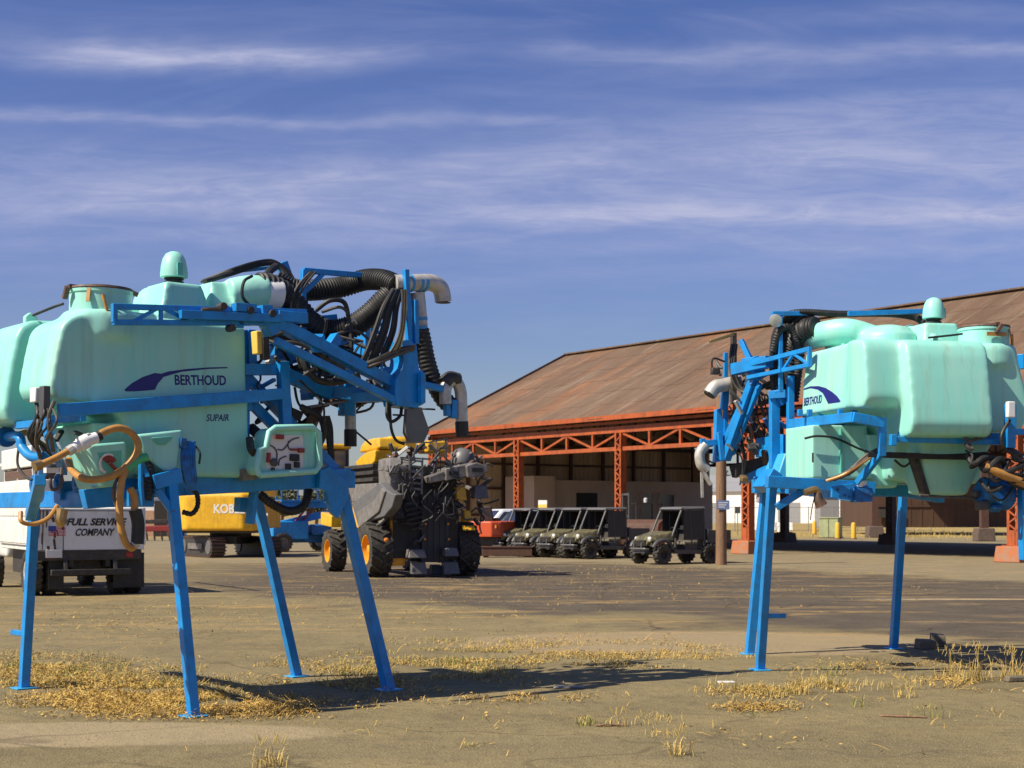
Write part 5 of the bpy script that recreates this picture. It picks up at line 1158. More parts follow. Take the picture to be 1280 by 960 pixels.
# ------------------------------------------------------------------ blue boom lift
p = G(372, 690); BL = empty('boom_lift', (p.x, p.y+1.0, 0), R(25), 'blue aerial boom lift parked behind the yellow excavator', 'boom lift')
for x in (-1.1, 1.1):
    for s in (-1, 1): wheel(BL, (x, s*.95, .42), (0, s, 0), .43, .3, .22, M['white'] if x > 0 else M['grey'], 16, .03)
b = MB(); b.box(-1.4, 1.4, -.6, .6, .4, .75); b.lathe((0, 0, .75), (0, 0, 1), [(.6, 0), (.6, .15)], 20); b.build('chassis', M['bluedark'], BL, .03)
b = MB(); b.box(-1.55, .05, -1.0, -.25, .55, 1.35); b.build('counterweight', M['blue'], BL, .05)
b = MB(); b.box(.2, 1.1, -1.05, -.3, .75, 1.2); b.build('engine_pod', M['bluedark'], BL, .06)
b = MB(); b.bar((-.9, .1, 1.2), (1.8, .1, 1.8), .25, .3); b.bar((1.8, .1, 2.05), (-1.0, .1, 2.05), .22, .26); b.bar((1.75, .1, 1.7), (1.75, .1, 2.1), .2, .2); b.build('boom', M['blue'], BL, .02)
b = MB(); b.bar((-.5, -.2, 1.1), (.2, -.1, 1.9), .08, .08); b.bar((-.2, -.2, 1.1), (.5, -.1, 1.9), .08, .08); b.build('lift_cylinder', M['red'], BL)
b = MB()
for x in (-1.0, 0, .9):
    for y in (-.45, .45): b.bar((x, y, 2.2), (x, y, 3.25), .05, .05)
for z in (2.25, 2.75, 3.25):
    for y in (-.45, .45): b.bar((-1.0, y, z), (.9, y, z), .05, .05)
    for x in (-1.0, .9): b.bar((x, -.45, z), (x, .45, z), .05, .05)
b.box(-1.0, .9, -.45, .45, 2.18, 2.24); b.build('platform', M['blue'], BL)
MB().box(-.3, .1, -.52, -.46, 2.75, 3.15).build('control_box', M['signwhite'], BL, .01)

# ------------------------------------------------------------------ things around the hangar
p = G(901.5, 706); PO = empty('wooden_pole', (p.x, p.y, 0), 0, 'round brown wooden pole with a small blue notice, beside the lone utility vehicle', 'pole')
b = MB(); b.lathe((0, 0, 0), (0, 0, 1), [(.185, 0), (.18, .5), (.175, 1.5), (.17, 3), (.16, 5.4), (.15, 5.45)], 20); b.build('shaft', M['wood'], PO)
b = MB(); b.box(-.17, .24, -.205, -.19, 1.80, 2.10); sg = b.build('notice', M['signblue'], PO)
b = MB()
for k in range(3): b.box(-.12, .19-.05*k, -.209, -.206, 2.01-k*.07, 2.035-k*.07)
b.build('notice_lines', M['signwhite'], sg)
b = MB(); p = G(634, 697); ST = empty('steel_trough', (p.x, p.y, 0), R(2), 'long low rusty steel trough lying in front of the utility vehicle row', 'trough')
b.box(-.95, .95, 0, .7, .06, .38); b.build('trough_body', M['rustbrown'], ST, .01)
b = MB(); b.box(-.98, .98, -.03, .73, .385, .42); b.box(-.9, -.7, .1, .6, 0, .06); b.box(.7, .9, .1, .6, 0, .06); b.build('rim', M['steeldark'], ST)
p = G(678, 690); SB = empty('display_sign', (p.x, 62.5, 0), R(-36), 'small white and yellow sign board on a post behind the utility vehicles', 'sign')
c0 = SB.location; c0.x = 38.5*62.5/1800
b = MB(); b.box(-.23, .23, -.02, .02, 1.9, 2.25); b.build('board', M['signwhite'], SB); b = MB(); b.box(-.23, .23, -.025, -.021, 1.9, 2.07); b.build('lower_band', M['signyellow'], SB); b = MB(); b.box(-.03, .03, .02, .06, 0, 2.2); b.build('post', M['dark'], SB)
def pickup(px, Z, rz, label):
    o = empty('pickup_truck', ((px-640)*Z/FPX, Z, 0), rz, label, 'pickup', 'white pickups in the hangar')
    b = MB(); b.hexa([(-2.6, -.95, .45), (2.6, -.95, .45), (2.6, .95, .45), (-2.6, .95, .45), (-2.6, -.92, 1.15), (2.5, -.88, 1.10), (2.5, .88, 1.10), (-2.6, .92, 1.15)])
    b.hexa([(-.9, -.9, 1.1), (1.5, -.9, 1.1), (1.5, .9, 1.1), (-.9, .9, 1.1), (-.75, -.74, 1.88), (.75, -.74, 1.88), (.75, .74, 1.88), (-.75, .74, 1.88)])
    molded(b, .06, 4, 'body', M['pickup'], o)
    b = MB()
    for s in (-1, 1):
        b.prism([(-.72, s*.90, 1.22), (.15, s*.90, 1.22), (.15, s*.79, 1.75), (-.66, s*.79, 1.75)], (0, s*.02, 0)); b.prism([(.22, s*.90, 1.22), (1.15, s*.90, 1.22), (.68, s*.79, 1.75), (.22, s*.79, 1.75)], (0, s*.02, 0))
    b.prism([(1.42, -.7, 1.2), (1.42, .7, 1.2), (.84, .62, 1.8), (.84, -.62, 1.8)], (.03, 0, .01)); b.build('window', M['glass'], o)
    for x in (-1.65, 1.65):
        for s in (-1, 1): wheel(o, (x, s*.86, .38), (0, s, 0), .39, .24, .23, M['grey'], 20, .012)
    for s in (-1, 1): MB().box(2.5, 2.57, s*.7-.12, s*.7+.12, .82, 1.0).build('headlight', M['lamp'], o, .02)
    return o
pickup(640, 66.0, R(200), 'white pickup parked in the hangar behind the far utility vehicles, the left one of two')
pickup(668, 64.5, R(205), 'white pickup parked in the hangar nearer the sign board, the right one of two')
# forklift and loader bucket in the shade
o = empty('forklift', (800-640 and (806-640)*66/FPX, 66, 0), R(200), 'dark forklift with a raised mast standing in the shade of the hangar', 'forklift')
b = MB(); b.box(-1.1, .8, -.55, .55, .3, 1.0); b.box(-1.2, -.5, -.55, .55, .9, 1.2); b.build('body', M['dark'], o, .05)
b = MB()
for s in (-.35, .35): b.box(.85, .98, s-.06, s+.06, .1, 2.6)
for z in (.4, 1.5, 2.5): b.box(.87, .96, -.35, .35, z, z+.1)
b.build('mast', M['darkgrey'], o)
b = MB()
for s in (-.4, .4): b.box(1.0, 2.0, s-.06, s+.06, .12, .17)
b.build('fork', M['dark'], o)
b = MB()
for x in (-.6, .65):
    for s in (-.5, .5): b.bar((x, s, 1.0), (x, s, 2.1), .06, .06)
b.box(-.65, .7, -.55, .55, 2.1, 2.15); b.build('overhead_guard', M['dark'], o)
for x in (-.75, .55):
    for s in (-1, 1): wheel(o, (x, s*.48, .28), (0, s, 0), .29, .2, .15, M['midgrey'], 16, .012)
MB().lathe((.1, .3, 2.3), (0, 0, 1), [(.05, -.15), (.09, -.12), (.09, .05), (.04, .09)], 12).build('beacon', M['lamp'], o)
o = empty('loader_bucket', ((806-640)*61.5/FPX, 61.5, 0), R(-36), 'rusty orange loader bucket on the ground behind the lone utility vehicle', 'bucket')
b = MB(); P = [(-.2, .1), (.5, .02), (.7, .1), (.2, .25), (-.15, .6), (-.2, 1.0), (-.05, 1.25), (.2, 1.38), (.0, 1.42), (-.35, 1.25), (-.5, .8), (-.42, .35)]
b.prism([(-.9, y, z) for y, z in P], (1.8, 0, 0)); b.build('shell', M['rustbrown'], o, .02); 
b = MB()
for x in (-.9, .86): b.prism([(x, y, z) for y, z in [(-.4, .2), (.55, .1), (.3, 1.35), (-.3, 1.25)]], (.04, 0, 0))
b.build('cheek_plate', M['steelorange'], o)

# brown shed beyond, raised siding on dark columns
SH = empty('brown_shed', (34, 112, 0), 0, 'long brown metal sided shed raised above the dry grass behind the right sprayer', 'shed')
b = MB(); x0, x1 = (1094-640)*112/FPX-34, (1263-640)*112/FPX-34
b.box(x0, x1, 0, .1, .60, 8.0); b.box(x0, x0+.1, 0, 12, .6, 8.0); b.box(x1-.1, x1, 0, 12, .6, 8); b.build('wall', M['siding'], SH)
b = MB()
for k in range(12): b.box(x0+.1+k*(x1-x0-.2)/12, x0+.2+k*(x1-x0-.2)/12, -.03, 0, .6, 8)
for z in (2.2, 4.2): b.box(x0, x1, -.10, -.055, z, z+.12)
b.build('siding_rib', M['siding'], SH)
b = MB(); b.box(x0-.5, x1+.5, -6.5, 13, 8.0, 8.3); b.build('roof', M['roof'], SH)
for px, py in ((1093, 672), (1230, 676.5)):
    q = G(px, py)-SH.location
    b = MB(); b.box(q.x-.22, q.x+.22, q.y-.22, q.y+.22, .8, 6.0); cl = b.build('column', M['steeldark'], SH)
    b = MB(); b.hexa([(q.x-.55, q.y-.55, 0), (q.x+.55, q.y-.55, 0), (q.x+.55, q.y+.55, 0), (q.x-.55, q.y+.55, 0), (q.x-.5, q.y-.5, .8), (q.x+.5, q.y-.5, .8), (q.x+.5, q.y+.5, .8), (q.x-.5, q.y+.5, .8)]); b.build('footing', M['concrete'], cl, .05)
b = MB(); 
for (px, py) in ((1102, 642), (1118, 640)):
    q = W(px, py, 111.8)-SH.location; b.box(q.x-.35, q.x+.35, q.y-.2, q.y, q.z-.3, q.z+.35)
b.build('meter_box', M['dark'], SH)
# white warehouse, fence, bollards, cabinet, barriers
WH = empty('warehouse', (52, 250, 0), R(-27), 'long white warehouse with a pale grey roof far behind the hangar', 'warehouse')
b = MB(); b.box(-32, 40, 0, 30, 0, 5.6); b.build('wall', M['farwhite'], WH)
b = MB(); b.prism([(-32.5, -.5, 5.6), (-32.5, 15, 9.0), (-32.5, 30.5, 5.6)], (73, 0, 0)); b.build('roof', M['fargrey'], WH, smooth=0)
for k in range(9): MB().lathe((-28+k*7.5, 14, 8.7), (0, 0, 1), [(.5, 0), (.5, .7), (.75, .75), (.7, 1.1), (.2, 1.3)], 12).build('roof_vent', M['fargrey'], WH)
for k in range(4): MB().box(-20+k*14, -16+k*14, -.06, -.01, .0, 3.6).build('dock_door', M['fargrey'], WH)
SI = empty('grey_silo', ((1037-640)*170/FPX, 170, 0), 0, 'plain grey storage block in front of the white warehouse', 'silo')
b = MB(); b.box(-1.15, 1.15, 0, 3, 0, 3.5); b.build('wall', M['fargrey'], SI, .05); MB().box(-1.25, 1.25, -.1, 3.1, 3.5, 3.65).build('cap', M['fargrey'], SI)
FE = empty('chain_fence', (14, 135, 0), 0, 'chain link fence with thin posts in front of the white warehouse', 'fence')
for k in range(12): MB().lathe((k*2.3, 0, 0), (0, 0, 1), [(.045, 0), (.045, 2.3), (.02, 2.33)], 8).build('post', M['fence'], FE)
b = MB()
for z in (.1, 2.25): b.bar((0, 0, z), (25.3, 0, z), .05, .05)
b.build('rail', M['fence'], FE)
b = MB()
for k in range(110):
    x = k*.23
    b.bar((x, .03, .1), (x+.0, .03, 2.2), .012, .012)
for z in (.5, .9, 1.3, 1.7): b.bar((0, .03, z), (25.3, .03, z), .012, .012)
b.build('mesh', M['fence'], FE)
for n, (px, y1) in enumerate(((1018, 668), (1047, 674), (1067, 674))):
    q = G(px, y1); o = empty('bollard', (q.x, q.y, 0), 0, ('yellow bollard left of the green cabinet', 'yellow bollard in front of the green cabinet', 'yellow bollard right of the green cabinet, beside a brown column')[n], 'bollard', 'yellow bollards')
    MB().lathe((0, 0, 0), (0, 0, 1), [(.16, 0), (.16, 1.0), (.12, 1.07), (.03, 1.1)], 16).build('shaft', M['bollard'], o)
    MB().lathe((0, 0, 0), (0, 0, 1), [(.24, 0), (.22, .06), (.17, .08)], 16).build('base', M['concrete'], o)
q = G(1041, 673); o = empty('electrical_cabinet', (q.x, q.y+.6, 0), R(-30), 'weathered pale green electrical cabinet among yellow bollards', 'cabinet')
MB().box(-.65, .65, -.5, .5, .06, 1.35).build('housing', M['transgreen'], o, .03); MB().box(-.7, .7, -.55, .55, 1.35, 1.42).build('lid', M['transgreen'], o, .01); MB().box(-.72, .72, -.6, .6, 0, .06).build('plinth', M['concrete'], o)
MB().box(-.02, .02, -.515, -.5, .1, 1.3).build('door_seam', M['dark'], o)
for n, px in enumerate((952, 972, 992)):
    q = G(px, 664); o = MB().prism([(-.9, -.3, 0), (-.9, .3, 0), (-.9, .1, .8), (-.9, -.1, .8)], (1.75, 0, 0)).build('road_barrier', M['farwhite'], None, .02); o.location = (q.x, q.y+5, 0)
    tag(o, ('low pale concrete barrier nearest the orange column, in front of the far fence', 'low pale concrete barrier in the middle of the three by the far fence', 'low pale concrete barrier nearest the dark column, in front of the far fence')[n], 'barrier', 'concrete barriers')
q = G(975, 670); o = empty('plastic_bucket', (q.x, q.y, 0), 0, 'small white plastic bucket on the ground past the sprayer leg', 'bucket')
MB().lathe((0, 0, 0), (0, 0, 1), [(.17, 0), (.22, .45), (.235, .45), (.235, .48), (.2, .48)], 18).build('shell', M['whiteplastic'], o); MB().tube([(-.22, 0, .46), (-.18, 0, .66), (0, 0, .74), (.18, 0, .66), (.22, 0, .46)], .012, 6).build('handle', M['dark'], o)
q = G(922, 668); o = empty('signpost', ((922-640)*110/FPX, 110, 0), 0, 'thin post with a small dark plate by the far fence', 'sign')
MB().lathe((0, 0, 0), (0, 0, 1), [(.04, 0), (.04, 2.2)], 8).build('post', M['fence'], o); MB().box(-.2, .2, -.07, -.045, 1.7, 2.2).build('plate', M['darkgrey'], o)
# left background
o = empty('storage_shed', (-27.2, 105, 0), R(8), 'pale storage shed with a brick front far behind the truck', 'shed')
MB().box(-5, 3.0, 0, 5, 0, 3.4).build('wall', M['farwhite'], o); MB().box(-3.0, 3.1, -.15, -.01, .0, 1.9).build('brick_front', M['brick'], o); MB().prism([(-5.2, -.3, 3.4), (-5.2, 2.5, 4.2), (-5.2, 5.3, 3.4)], (8.5, 0, 0)).build('roof', M['fargrey'], o, smooth=0)
MB().box(1.1, 2.0, -.2, -.16, 0, 2.6).build('door', M['doordark'], o)
o = empty('seed_drill', (*(G(194, 676).xy), 0), R(5), 'low dark red farm implement in the distance left of the excavator', 'implement')
MB().bar((-1.7, 0, .75), (1.7, 0, .75), .5, .35).build('tool_bar', M['red'], o, .04); MB().bar((-1.6, .3, 1.15), (1.2, .3, 1.2), .3, .25).build('hopper', M['dark'], o, .03)
for k in range(7): MB().lathe((-1.4+k*.45, -.1, .28), (1, 0, .1), [(.28, 0), (.3, .02), (.28, .04)], 14).build('disc', M['rustclutter'], o)
for s in (-1.55, 1.55): wheel(o, (s, .5, .35), (1 if s > 0 else -1, 0, 0), .36, .2, .18, M['red'], 14, .012)
for n, (px, Z, h) in enumerate(((330, 150, 4.2), (352, 160, 5.2), (395, 155, 4.5), (215, 170, 4.6), (150, 175, 5.0))):
    rr3 = random.Random(n); X = (px-640)*Z/FPX
    o = empty('shade_tree', (X, Z, 0), 0, ('dark round tree far behind the excavator', 'larger dark tree far behind the boom lift', 'dark tree far behind the harvester cab', 'distant tree left of the excavator', 'distant tree behind the brick fronted shed')[n], 'tree', 'distant trees')
    MB().tube([(0, 0, 0), (.1, 0, h*.3), (0, .1, h*.6)], lambda t: .22-.12*t, 8).build('trunk', M['wood'], o)
    b = MB()
    for k in range(900):
        c = Vector((rr3.gauss(0, 1), rr3.gauss(0, 1), rr3.gauss(0, 1))).normalized()*(rr3.random()**.4)
        c = Vector((c.x*h*.42*(1+.3*math.sin(5*c.z+n)), c.y*h*.42, h*.62+c.z*h*.36)); s = rr3.uniform(.12, .3)
        d = Vector((rr3.uniform(-1, 1), rr3.uniform(-1, 1), rr3.uniform(-1, 1))).normalized(); a, u = frame_from(d)
        b.add([c-a*s, c+u*s*.6, c+a*s, c-u*s*.6], [(0, 1, 2, 3)])
    b.build('crown', M['tree'], o, smooth=0, recalc=False)
# ------------------------------------------------------------------ ground
def ground_mat():
    m, nt, b = new_mat('yard ground'); L = nt.links.new
    geo = nd(nt, 'ShaderNodeNewGeometry'); P = geo.outputs['Position']
    sx = nd(nt, 'ShaderNodeSeparateXYZ'); L(P, sx.inputs[0]); X, Yv = sx.outputs[0], sx.outputs[1]
    def val(v): return v
    def mth(op, a, b_=None, c=None, clamp=False):
        n = nd(nt, 'ShaderNodeMath', operation=op); n.use_clamp = clamp
        for i, v in enumerate((a, b_, c)):
            if v is None: continue
            if isinstance(v, (int, float)): n.inputs[i].default_value = v
            else: L(v, n.inputs[i])
        return n.outputs[0]
    def noise(scale, detail=6, st=(1, 1, 1), rough=.6, off=0):
        mp = nd(nt, 'ShaderNodeMapping'); L(P, mp.inputs[0]); mp.inputs['Scale'].default_value = st; mp.inputs['Location'].default_value = (off, off*1.7, 0)
        n = nd(nt, 'ShaderNodeTexNoise'); L(mp.outputs[0], n.inputs['Vector']); n.inputs['Scale'].default_value = scale; n.inputs['Detail'].default_value = detail; n.inputs['Roughness'].default_value = rough
        return n.outputs['Fac']
    def rng(f, a, b_, o0=0., o1=1., smooth=False):
        r = nd(nt, 'ShaderNodeMapRange'); L(f, r.inputs[0]); r.interpolation_type = 'SMOOTHSTEP' if smooth else 'LINEAR'
        for i, v in zip((1, 2, 3, 4), (a, b_, o0, o1)): r.inputs[i].default_value = v
        return r.outputs[0]
    def mix(f, a, b_):
        x = nd(nt, 'ShaderNodeMix', data_type='RGBA')
        if isinstance(f, (int, float)): x.inputs[0].default_value = f
        else: L(f, x.inputs[0])
        for i, v in ((6, a), (7, b_)):
            if isinstance(v, tuple): x.inputs[i].default_value = c4(v)
            else: L(v, x.inputs[i])
        return x.outputs[2]
    nb = noise(.18, 5); nm = noise(1.1, 7, off=3); nf = noise(9, 6, off=7); ng = noise(55, 3, off=11); nl = noise(.45, 6, off=21)
    c = mix(rng(nb, .35, .65), (.160, .126, .060), (.232, .186, .092))
    c = mix(rng(nm, .45, .7, 0, .7), c, (.26, .205, .098))
    c = mix(rng(nf, .5, .72, 0, .6), c, (.10, .075, .035)); c = mix(rng(noise(2.6, 7, off=61), .50, .66, 0, .45), c, (.105, .085, .05))
    # worn asphalt across the middle of the yard
    e = mth('MULTIPLY_ADD', mth('SUBTRACT', nl, .5), 16, Yv)
    near = rng(mth('MULTIPLY_ADD', X, .9, e), 23.0, 26.5, smooth=True)
    xr = mth('MAXIMUM', mth('SUBTRACT', X, 4.0), 0.0)
    farb = rng(mth('MULTIPLY_ADD', xr, 1.5, e), 50.0, 46.0, smooth=True)
    lft = rng(mth('MULTIPLY_ADD', mth('SUBTRACT', nb, .5), 6, X), -9.5, -6.0, smooth=True)
    asp = mth('MULTIPLY', mth('MULTIPLY', near, farb), mth('MULTIPLY_ADD', lft, .6, .4))
    ac = mix(rng(nm, .35, .7), (.046, .037, .033), (.086, .068, .055))
    c = mix(mth('MULTIPLY', asp, .93), c, ac)
    # smooth pale slab under the right sprayer and the paved apron by the hangar
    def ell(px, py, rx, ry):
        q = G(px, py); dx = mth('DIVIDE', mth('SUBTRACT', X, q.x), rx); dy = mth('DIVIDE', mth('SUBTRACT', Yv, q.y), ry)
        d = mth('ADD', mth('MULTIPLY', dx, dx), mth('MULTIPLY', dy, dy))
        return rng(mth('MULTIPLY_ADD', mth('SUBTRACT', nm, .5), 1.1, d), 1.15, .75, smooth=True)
    c = mix(mth('MULTIPLY', ell(880, 803, 3.3, 1.8), .8), c, (.31, .235, .135))
    c = mix(mth('MULTIPLY', ell(110, 917, 1.9, .62), .75), c, (.33, .26, .155))
    c = mix(mth('MULTIPLY', mth('MULTIPLY', ell(1200, 749, 2.0, .22), rng(nf, .3, .55)), .8), c, (.50, .40, .25))
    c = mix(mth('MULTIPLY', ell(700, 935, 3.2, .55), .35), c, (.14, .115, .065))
    ap = mth('MULTIPLY', rng(mth('MULTIPLY_ADD', xr, 1.5, e), 47, 51, smooth=True), rng(mth('ADD', Yv, 0), 110, 95))
    c = mix(mth('MULTIPLY', ap, .8), c, mix(rng(nm, .35, .7), (.20, .165, .105), (.27, .22, .14)))
    # dry straw drifts, long in x
    s1 = noise(.9, 7, (.35, 1.5, 1), .65, 31); s2 = noise(5, 4, (.6, 1.6, 1), .6, 37)
    st = mth('MULTIPLY', rng(s1, .52, .64, 0, 1), rng(s2, .38, .6, 0, 1))
    mid = mth('MULTIPLY', rng(Yv, 16, 22), rng(Yv, 75, 50))
    c = mix(mth('MULTIPLY', st, mth('MULTIPLY_ADD', mid, .80, .12)), c, (.42, .27, .095))
    # dry field beyond the yard
    c = mix(rng(Yv, 92, 108), c, mix(rng(nf, .4, .65), (.40, .28, .09), (.26, .20, .07)))
    # gravel speckle
    gz = noise(70, 2, off=41)
    c = mix(rng(gz, .54, .66, 0, .5), c, (.40, .33, .20)); c = mix(rng(gz, .46, .34, 0, .62), c, (.06, .046, .022))
    c = mix(rng(ng, .62, .74, 0, .35), c, (.40, .33, .2)); c = mix(rng(ng, .38, .28, 0, .5), c, (.06, .046, .022))
    # cracks
    v = nd(nt, 'ShaderNodeTexVoronoi', feature='DISTANCE_TO_EDGE'); 
    mp = nd(nt, 'ShaderNodeVectorMath', operation='MULTIPLY_ADD'); nn = nd(nt, 'ShaderNodeTexNoise'); L(P, nn.inputs['Vector']); nn.inputs['Scale'].default_value = .8
    L(nn.outputs['Color'], mp.inputs[0]); mp.inputs[1].default_value = (1.6, 1.6, 0); L(P, mp.inputs[2]); L(mp.outputs[0], v.inputs['Vector']); v.inputs['Scale'].default_value = .33
    cr = mth('MULTIPLY', rng(v.outputs['Distance'], .009, .003), rng(nl, .42, .55))
    c = mix(mth('MULTIPLY', cr, mth('MULTIPLY_ADD', asp, .45, .38)), c, (.04, .03, .016))
    L(c, b.inputs['Base Color']); b.inputs['Roughness'].default_value = .92; b.inputs['Specular IOR Level'].default_value = .25
    h = mth('ADD', mth('MULTIPLY', ng, .5), mth('MULTIPLY_ADD', nf, 1.2, mth('MULTIPLY', nm, 3.0)))
    bp = nd(nt, 'ShaderNodeBump'); bp.inputs['Strength'].default_value = .55; bp.inputs['Distance'].default_value = .03
    L(h, bp.inputs['Height']); L(bp.outputs[0], b.inputs['Normal'])
    return m
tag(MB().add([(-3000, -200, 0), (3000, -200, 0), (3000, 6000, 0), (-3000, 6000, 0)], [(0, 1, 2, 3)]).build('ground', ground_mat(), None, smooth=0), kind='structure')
hl = MB(); rr = random.Random(9); n = 120; vs = []; fs = []
for k in range(n+1):
    x = -1800+3600*k/n; h = 26+14*math.sin(k*.21)+8*math.sin(k*.53+1)+rr.uniform(-2, 2); vs += [(x, 1500, -1), (x, 1500+60, h), (x, 1900, h*.6), (x, 2000, -1)]
for k in range(n):
    for j in range(3): fs.append((k*4+j, (k+1)*4+j, (k+1)*4+j+1, k*4+j+1))
tag(MB().add(vs, fs).build('hills', M['hill'], None, smooth=80), kind='structure')

# ------------------------------------------------------------------ leaves, dry grass, weeds
rr = random.Random(21)
def inell(cx, cy, rx, ry):
    while True:
        a, b_ = rr.gauss(0, .5), rr.gauss(0, .5)
        if a*a+b_*b_ < 1.3: return cx+a*rx, cy+b_*ry
from mathutils import noise as mn
def patchy(p, t): return mn.noise(p*1.15+Vector((7, 3, 0)))+.45*mn.noise(p*3.7) > t
lf = {'leaf': MB(), 'leafdark': MB()}
def leaf(p, s):
    mb = lf['leaf' if rr.random() < .84 else 'leafdark']
    t = rr.uniform(0, 6.28); d = Vector((math.cos(t), math.sin(t), rr.uniform(-.4, .9))).normalized(); w = Vector((-d.y, d.x, rr.uniform(-.7, .7))).normalized()
    c = p+Vector((0, 0, s*.35+rr.random()**2*.035))
    if rr.random() < .52:      # slivers of straw and stalk lying in the litter
        l = s*rr.uniform(1.2, 3.2); b_ = w*rr.uniform(.0016, .0032)*(1 if s < .03 else 1.4); e = c+d*l+Vector((0, 0, rr.uniform(-.01, .02))); f_ = c-d*l*.6
        f_.z = max(f_.z, .003); e.z = max(e.z, .003); g_ = c+Vector((0, 0, l*.15))
        mb.add([f_-b_, f_+b_, g_+b_, g_-b_, e+b_*.5, e-b_*.5], [(0, 1, 2, 3), (3, 2, 4, 5)]); return
    k = rr.uniform(-.3, .3)*s
    mb.add([c-d*s*.6, c+w*s*.42+Vector((0, 0, k)), c+d*s*.6, c-w*s*.42+Vector((0, 0, k))], [(0, 1, 2), (0, 2, 3)])
for (cx, cy, rx, ry, nn) in ((70, 850, 150, 30, 1900), (140, 876, 130, 24, 3000), (260, 884, 150, 17, 2400), (360, 886, 120, 12, 700), (190, 862, 120, 20, 900), (40, 838, 70, 20, 700),
                             (420, 855, 100, 12, 700), (560, 840, 200, 22, 1500), (660, 815, 230, 22, 1400), (790, 820, 180, 18, 900), (620, 872, 150, 10, 500), (940, 886, 60, 6, 350), (960, 862, 80, 14, 700), (1060, 868, 70, 10, 300), (1230, 850, 100, 16, 900), (1120, 835, 160, 12, 600),
                             (340, 835, 160, 14, 500), (600, 725, 360, 26, 500), (420, 760, 380, 34, 500), (850, 730, 380, 30, 500), (150, 780, 160, 30, 300), (640, 905, 640, 40, 150), (1000, 920, 300, 40, 60)):
    for k in range(int(nn*2.1)):
        x, y = inell(cx, cy, rx, ry)
        if y < 700 or y > 985: continue
        p = G(x, y)
        if not patchy(p, -.30 if cx < 300 else (-.05 if cx < 900 else .04)): continue
        leaf(p, rr.uniform(.009, .033)*(1 if y > 790 else 1.3))
for k_, mb in lf.items(): tag(mb.build('leaf_litter', M[k_], None, smooth=0, recalc=False), kind='stuff')
gb = {'straw': MB(), 'weed': MB()}
def blade(mb, p, h, w, lean, az):
    d = Vector((math.cos(az), math.sin(az), 0)); s = Vector((-d.y, d.x, 0))*w
    a = p; m_ = p+Vector((0, 0, h*.45))+d*lean*h*.18; n_ = p+Vector((0, 0, h*max(.3, .8-.2*lean)))+d*lean*h*.55; t = p+Vector((0, 0, h*max(.15, 1-.42*lean)))+d*lean*h*1.0
    mb.add([a-s, a+s, m_+s*.8, m_-s*.8, n_+s*.55, n_-s*.55, t], [(0, 1, 2, 3), (3, 2, 4, 5), (5, 4, 6)])
for (cx, cy, rx, ry, nn, hh, gr) in ((70, 838, 140, 22, 2600, .06, .45), (180, 862, 140, 20, 2600, .055, .38), (200, 880, 200, 12, 2000, .04, .1), (340, 888, 120, 8, 700, .04, .1), (300, 838, 120, 12, 400, .06, .3), (420, 838, 110, 12, 500, .05, .3), (570, 832, 170, 18, 2600, .07, .3), (690, 812, 220, 16, 2800, .06, .25), (830, 822, 160, 12, 1300, .06, .2),
                                 (960, 860, 90, 14, 700, .09, .1), (1060, 858, 90, 14, 500, .10, .1), (1225, 847, 110, 10, 500, .13, .12), (1130, 838, 140, 6, 160, .07, .15), (640, 890, 640, 50, 500, .04, .2), (1000, 905, 300, 40, 260, .07, .2), (600, 735, 420, 30, 500, .03, .05), (900, 730, 380, 26, 500, .03, .05), (730, 712, 200, 5, 500, .06, .1),
                                 (1170, 668, 100, 5, 1400, .35, .08), (1010, 669, 70, 4, 500, .3, .1)):
    cent = [inell(cx, cy, rx, ry) for _ in range(max(5, nn//28))]
    for k in range(nn):
        x, y = inell(cx, cy, rx, ry)
        if k % 5:
            c_ = rr.choice(cent); x, y = c_[0]+rr.gauss(0, 9), c_[1]+rr.gauss(0, 2.2)
        if y < 655 or y > 985: continue
        p = G(x, y)
        if not patchy(p, -.28 if cx < 300 else (-.04 if y < 880 else .0)): continue
        f = 1 if y > 780 else 1.6
        blade(gb['weed' if rr.random() < gr else 'straw'], p, hh*rr.uniform(.3, 1.25), .0031*f*(2.5 if y < 690 else 1), rr.uniform(.1, 1.9), rr.uniform(0, 6.28))
for k_, mb in gb.items(): tag(mb.build('dry_grass', M[k_], None, smooth=0, recalc=False), kind='stuff')
def tuft(px, py, n, h, green, label, spread=.06, grp=None):
    p = G(px, py); mb = MB()
    for k in range(n):
        q = Vector((rr.gauss(0, spread), rr.gauss(0, spread), 0)); blade(mb, q, h*rr.uniform(.4, 1.3), .0032, rr.uniform(.1, 1.7), rr.uniform(0, 6.28))
    if not green:
        for k in range(n//3):
            q = Vector((rr.gauss(0, spread), rr.gauss(0, spread), h*rr.uniform(.8, 1.15))); mb.tube([q, q+Vector((rr.uniform(-.03, .03), 0, .05))], .003, 5, smooth=False)
    o = mb.build('weed_plant', M['weed' if green else 'straw'], None, smooth=0, recalc=False); o.location = (p.x, p.y, 0); tag(o, label, 'weed', grp)
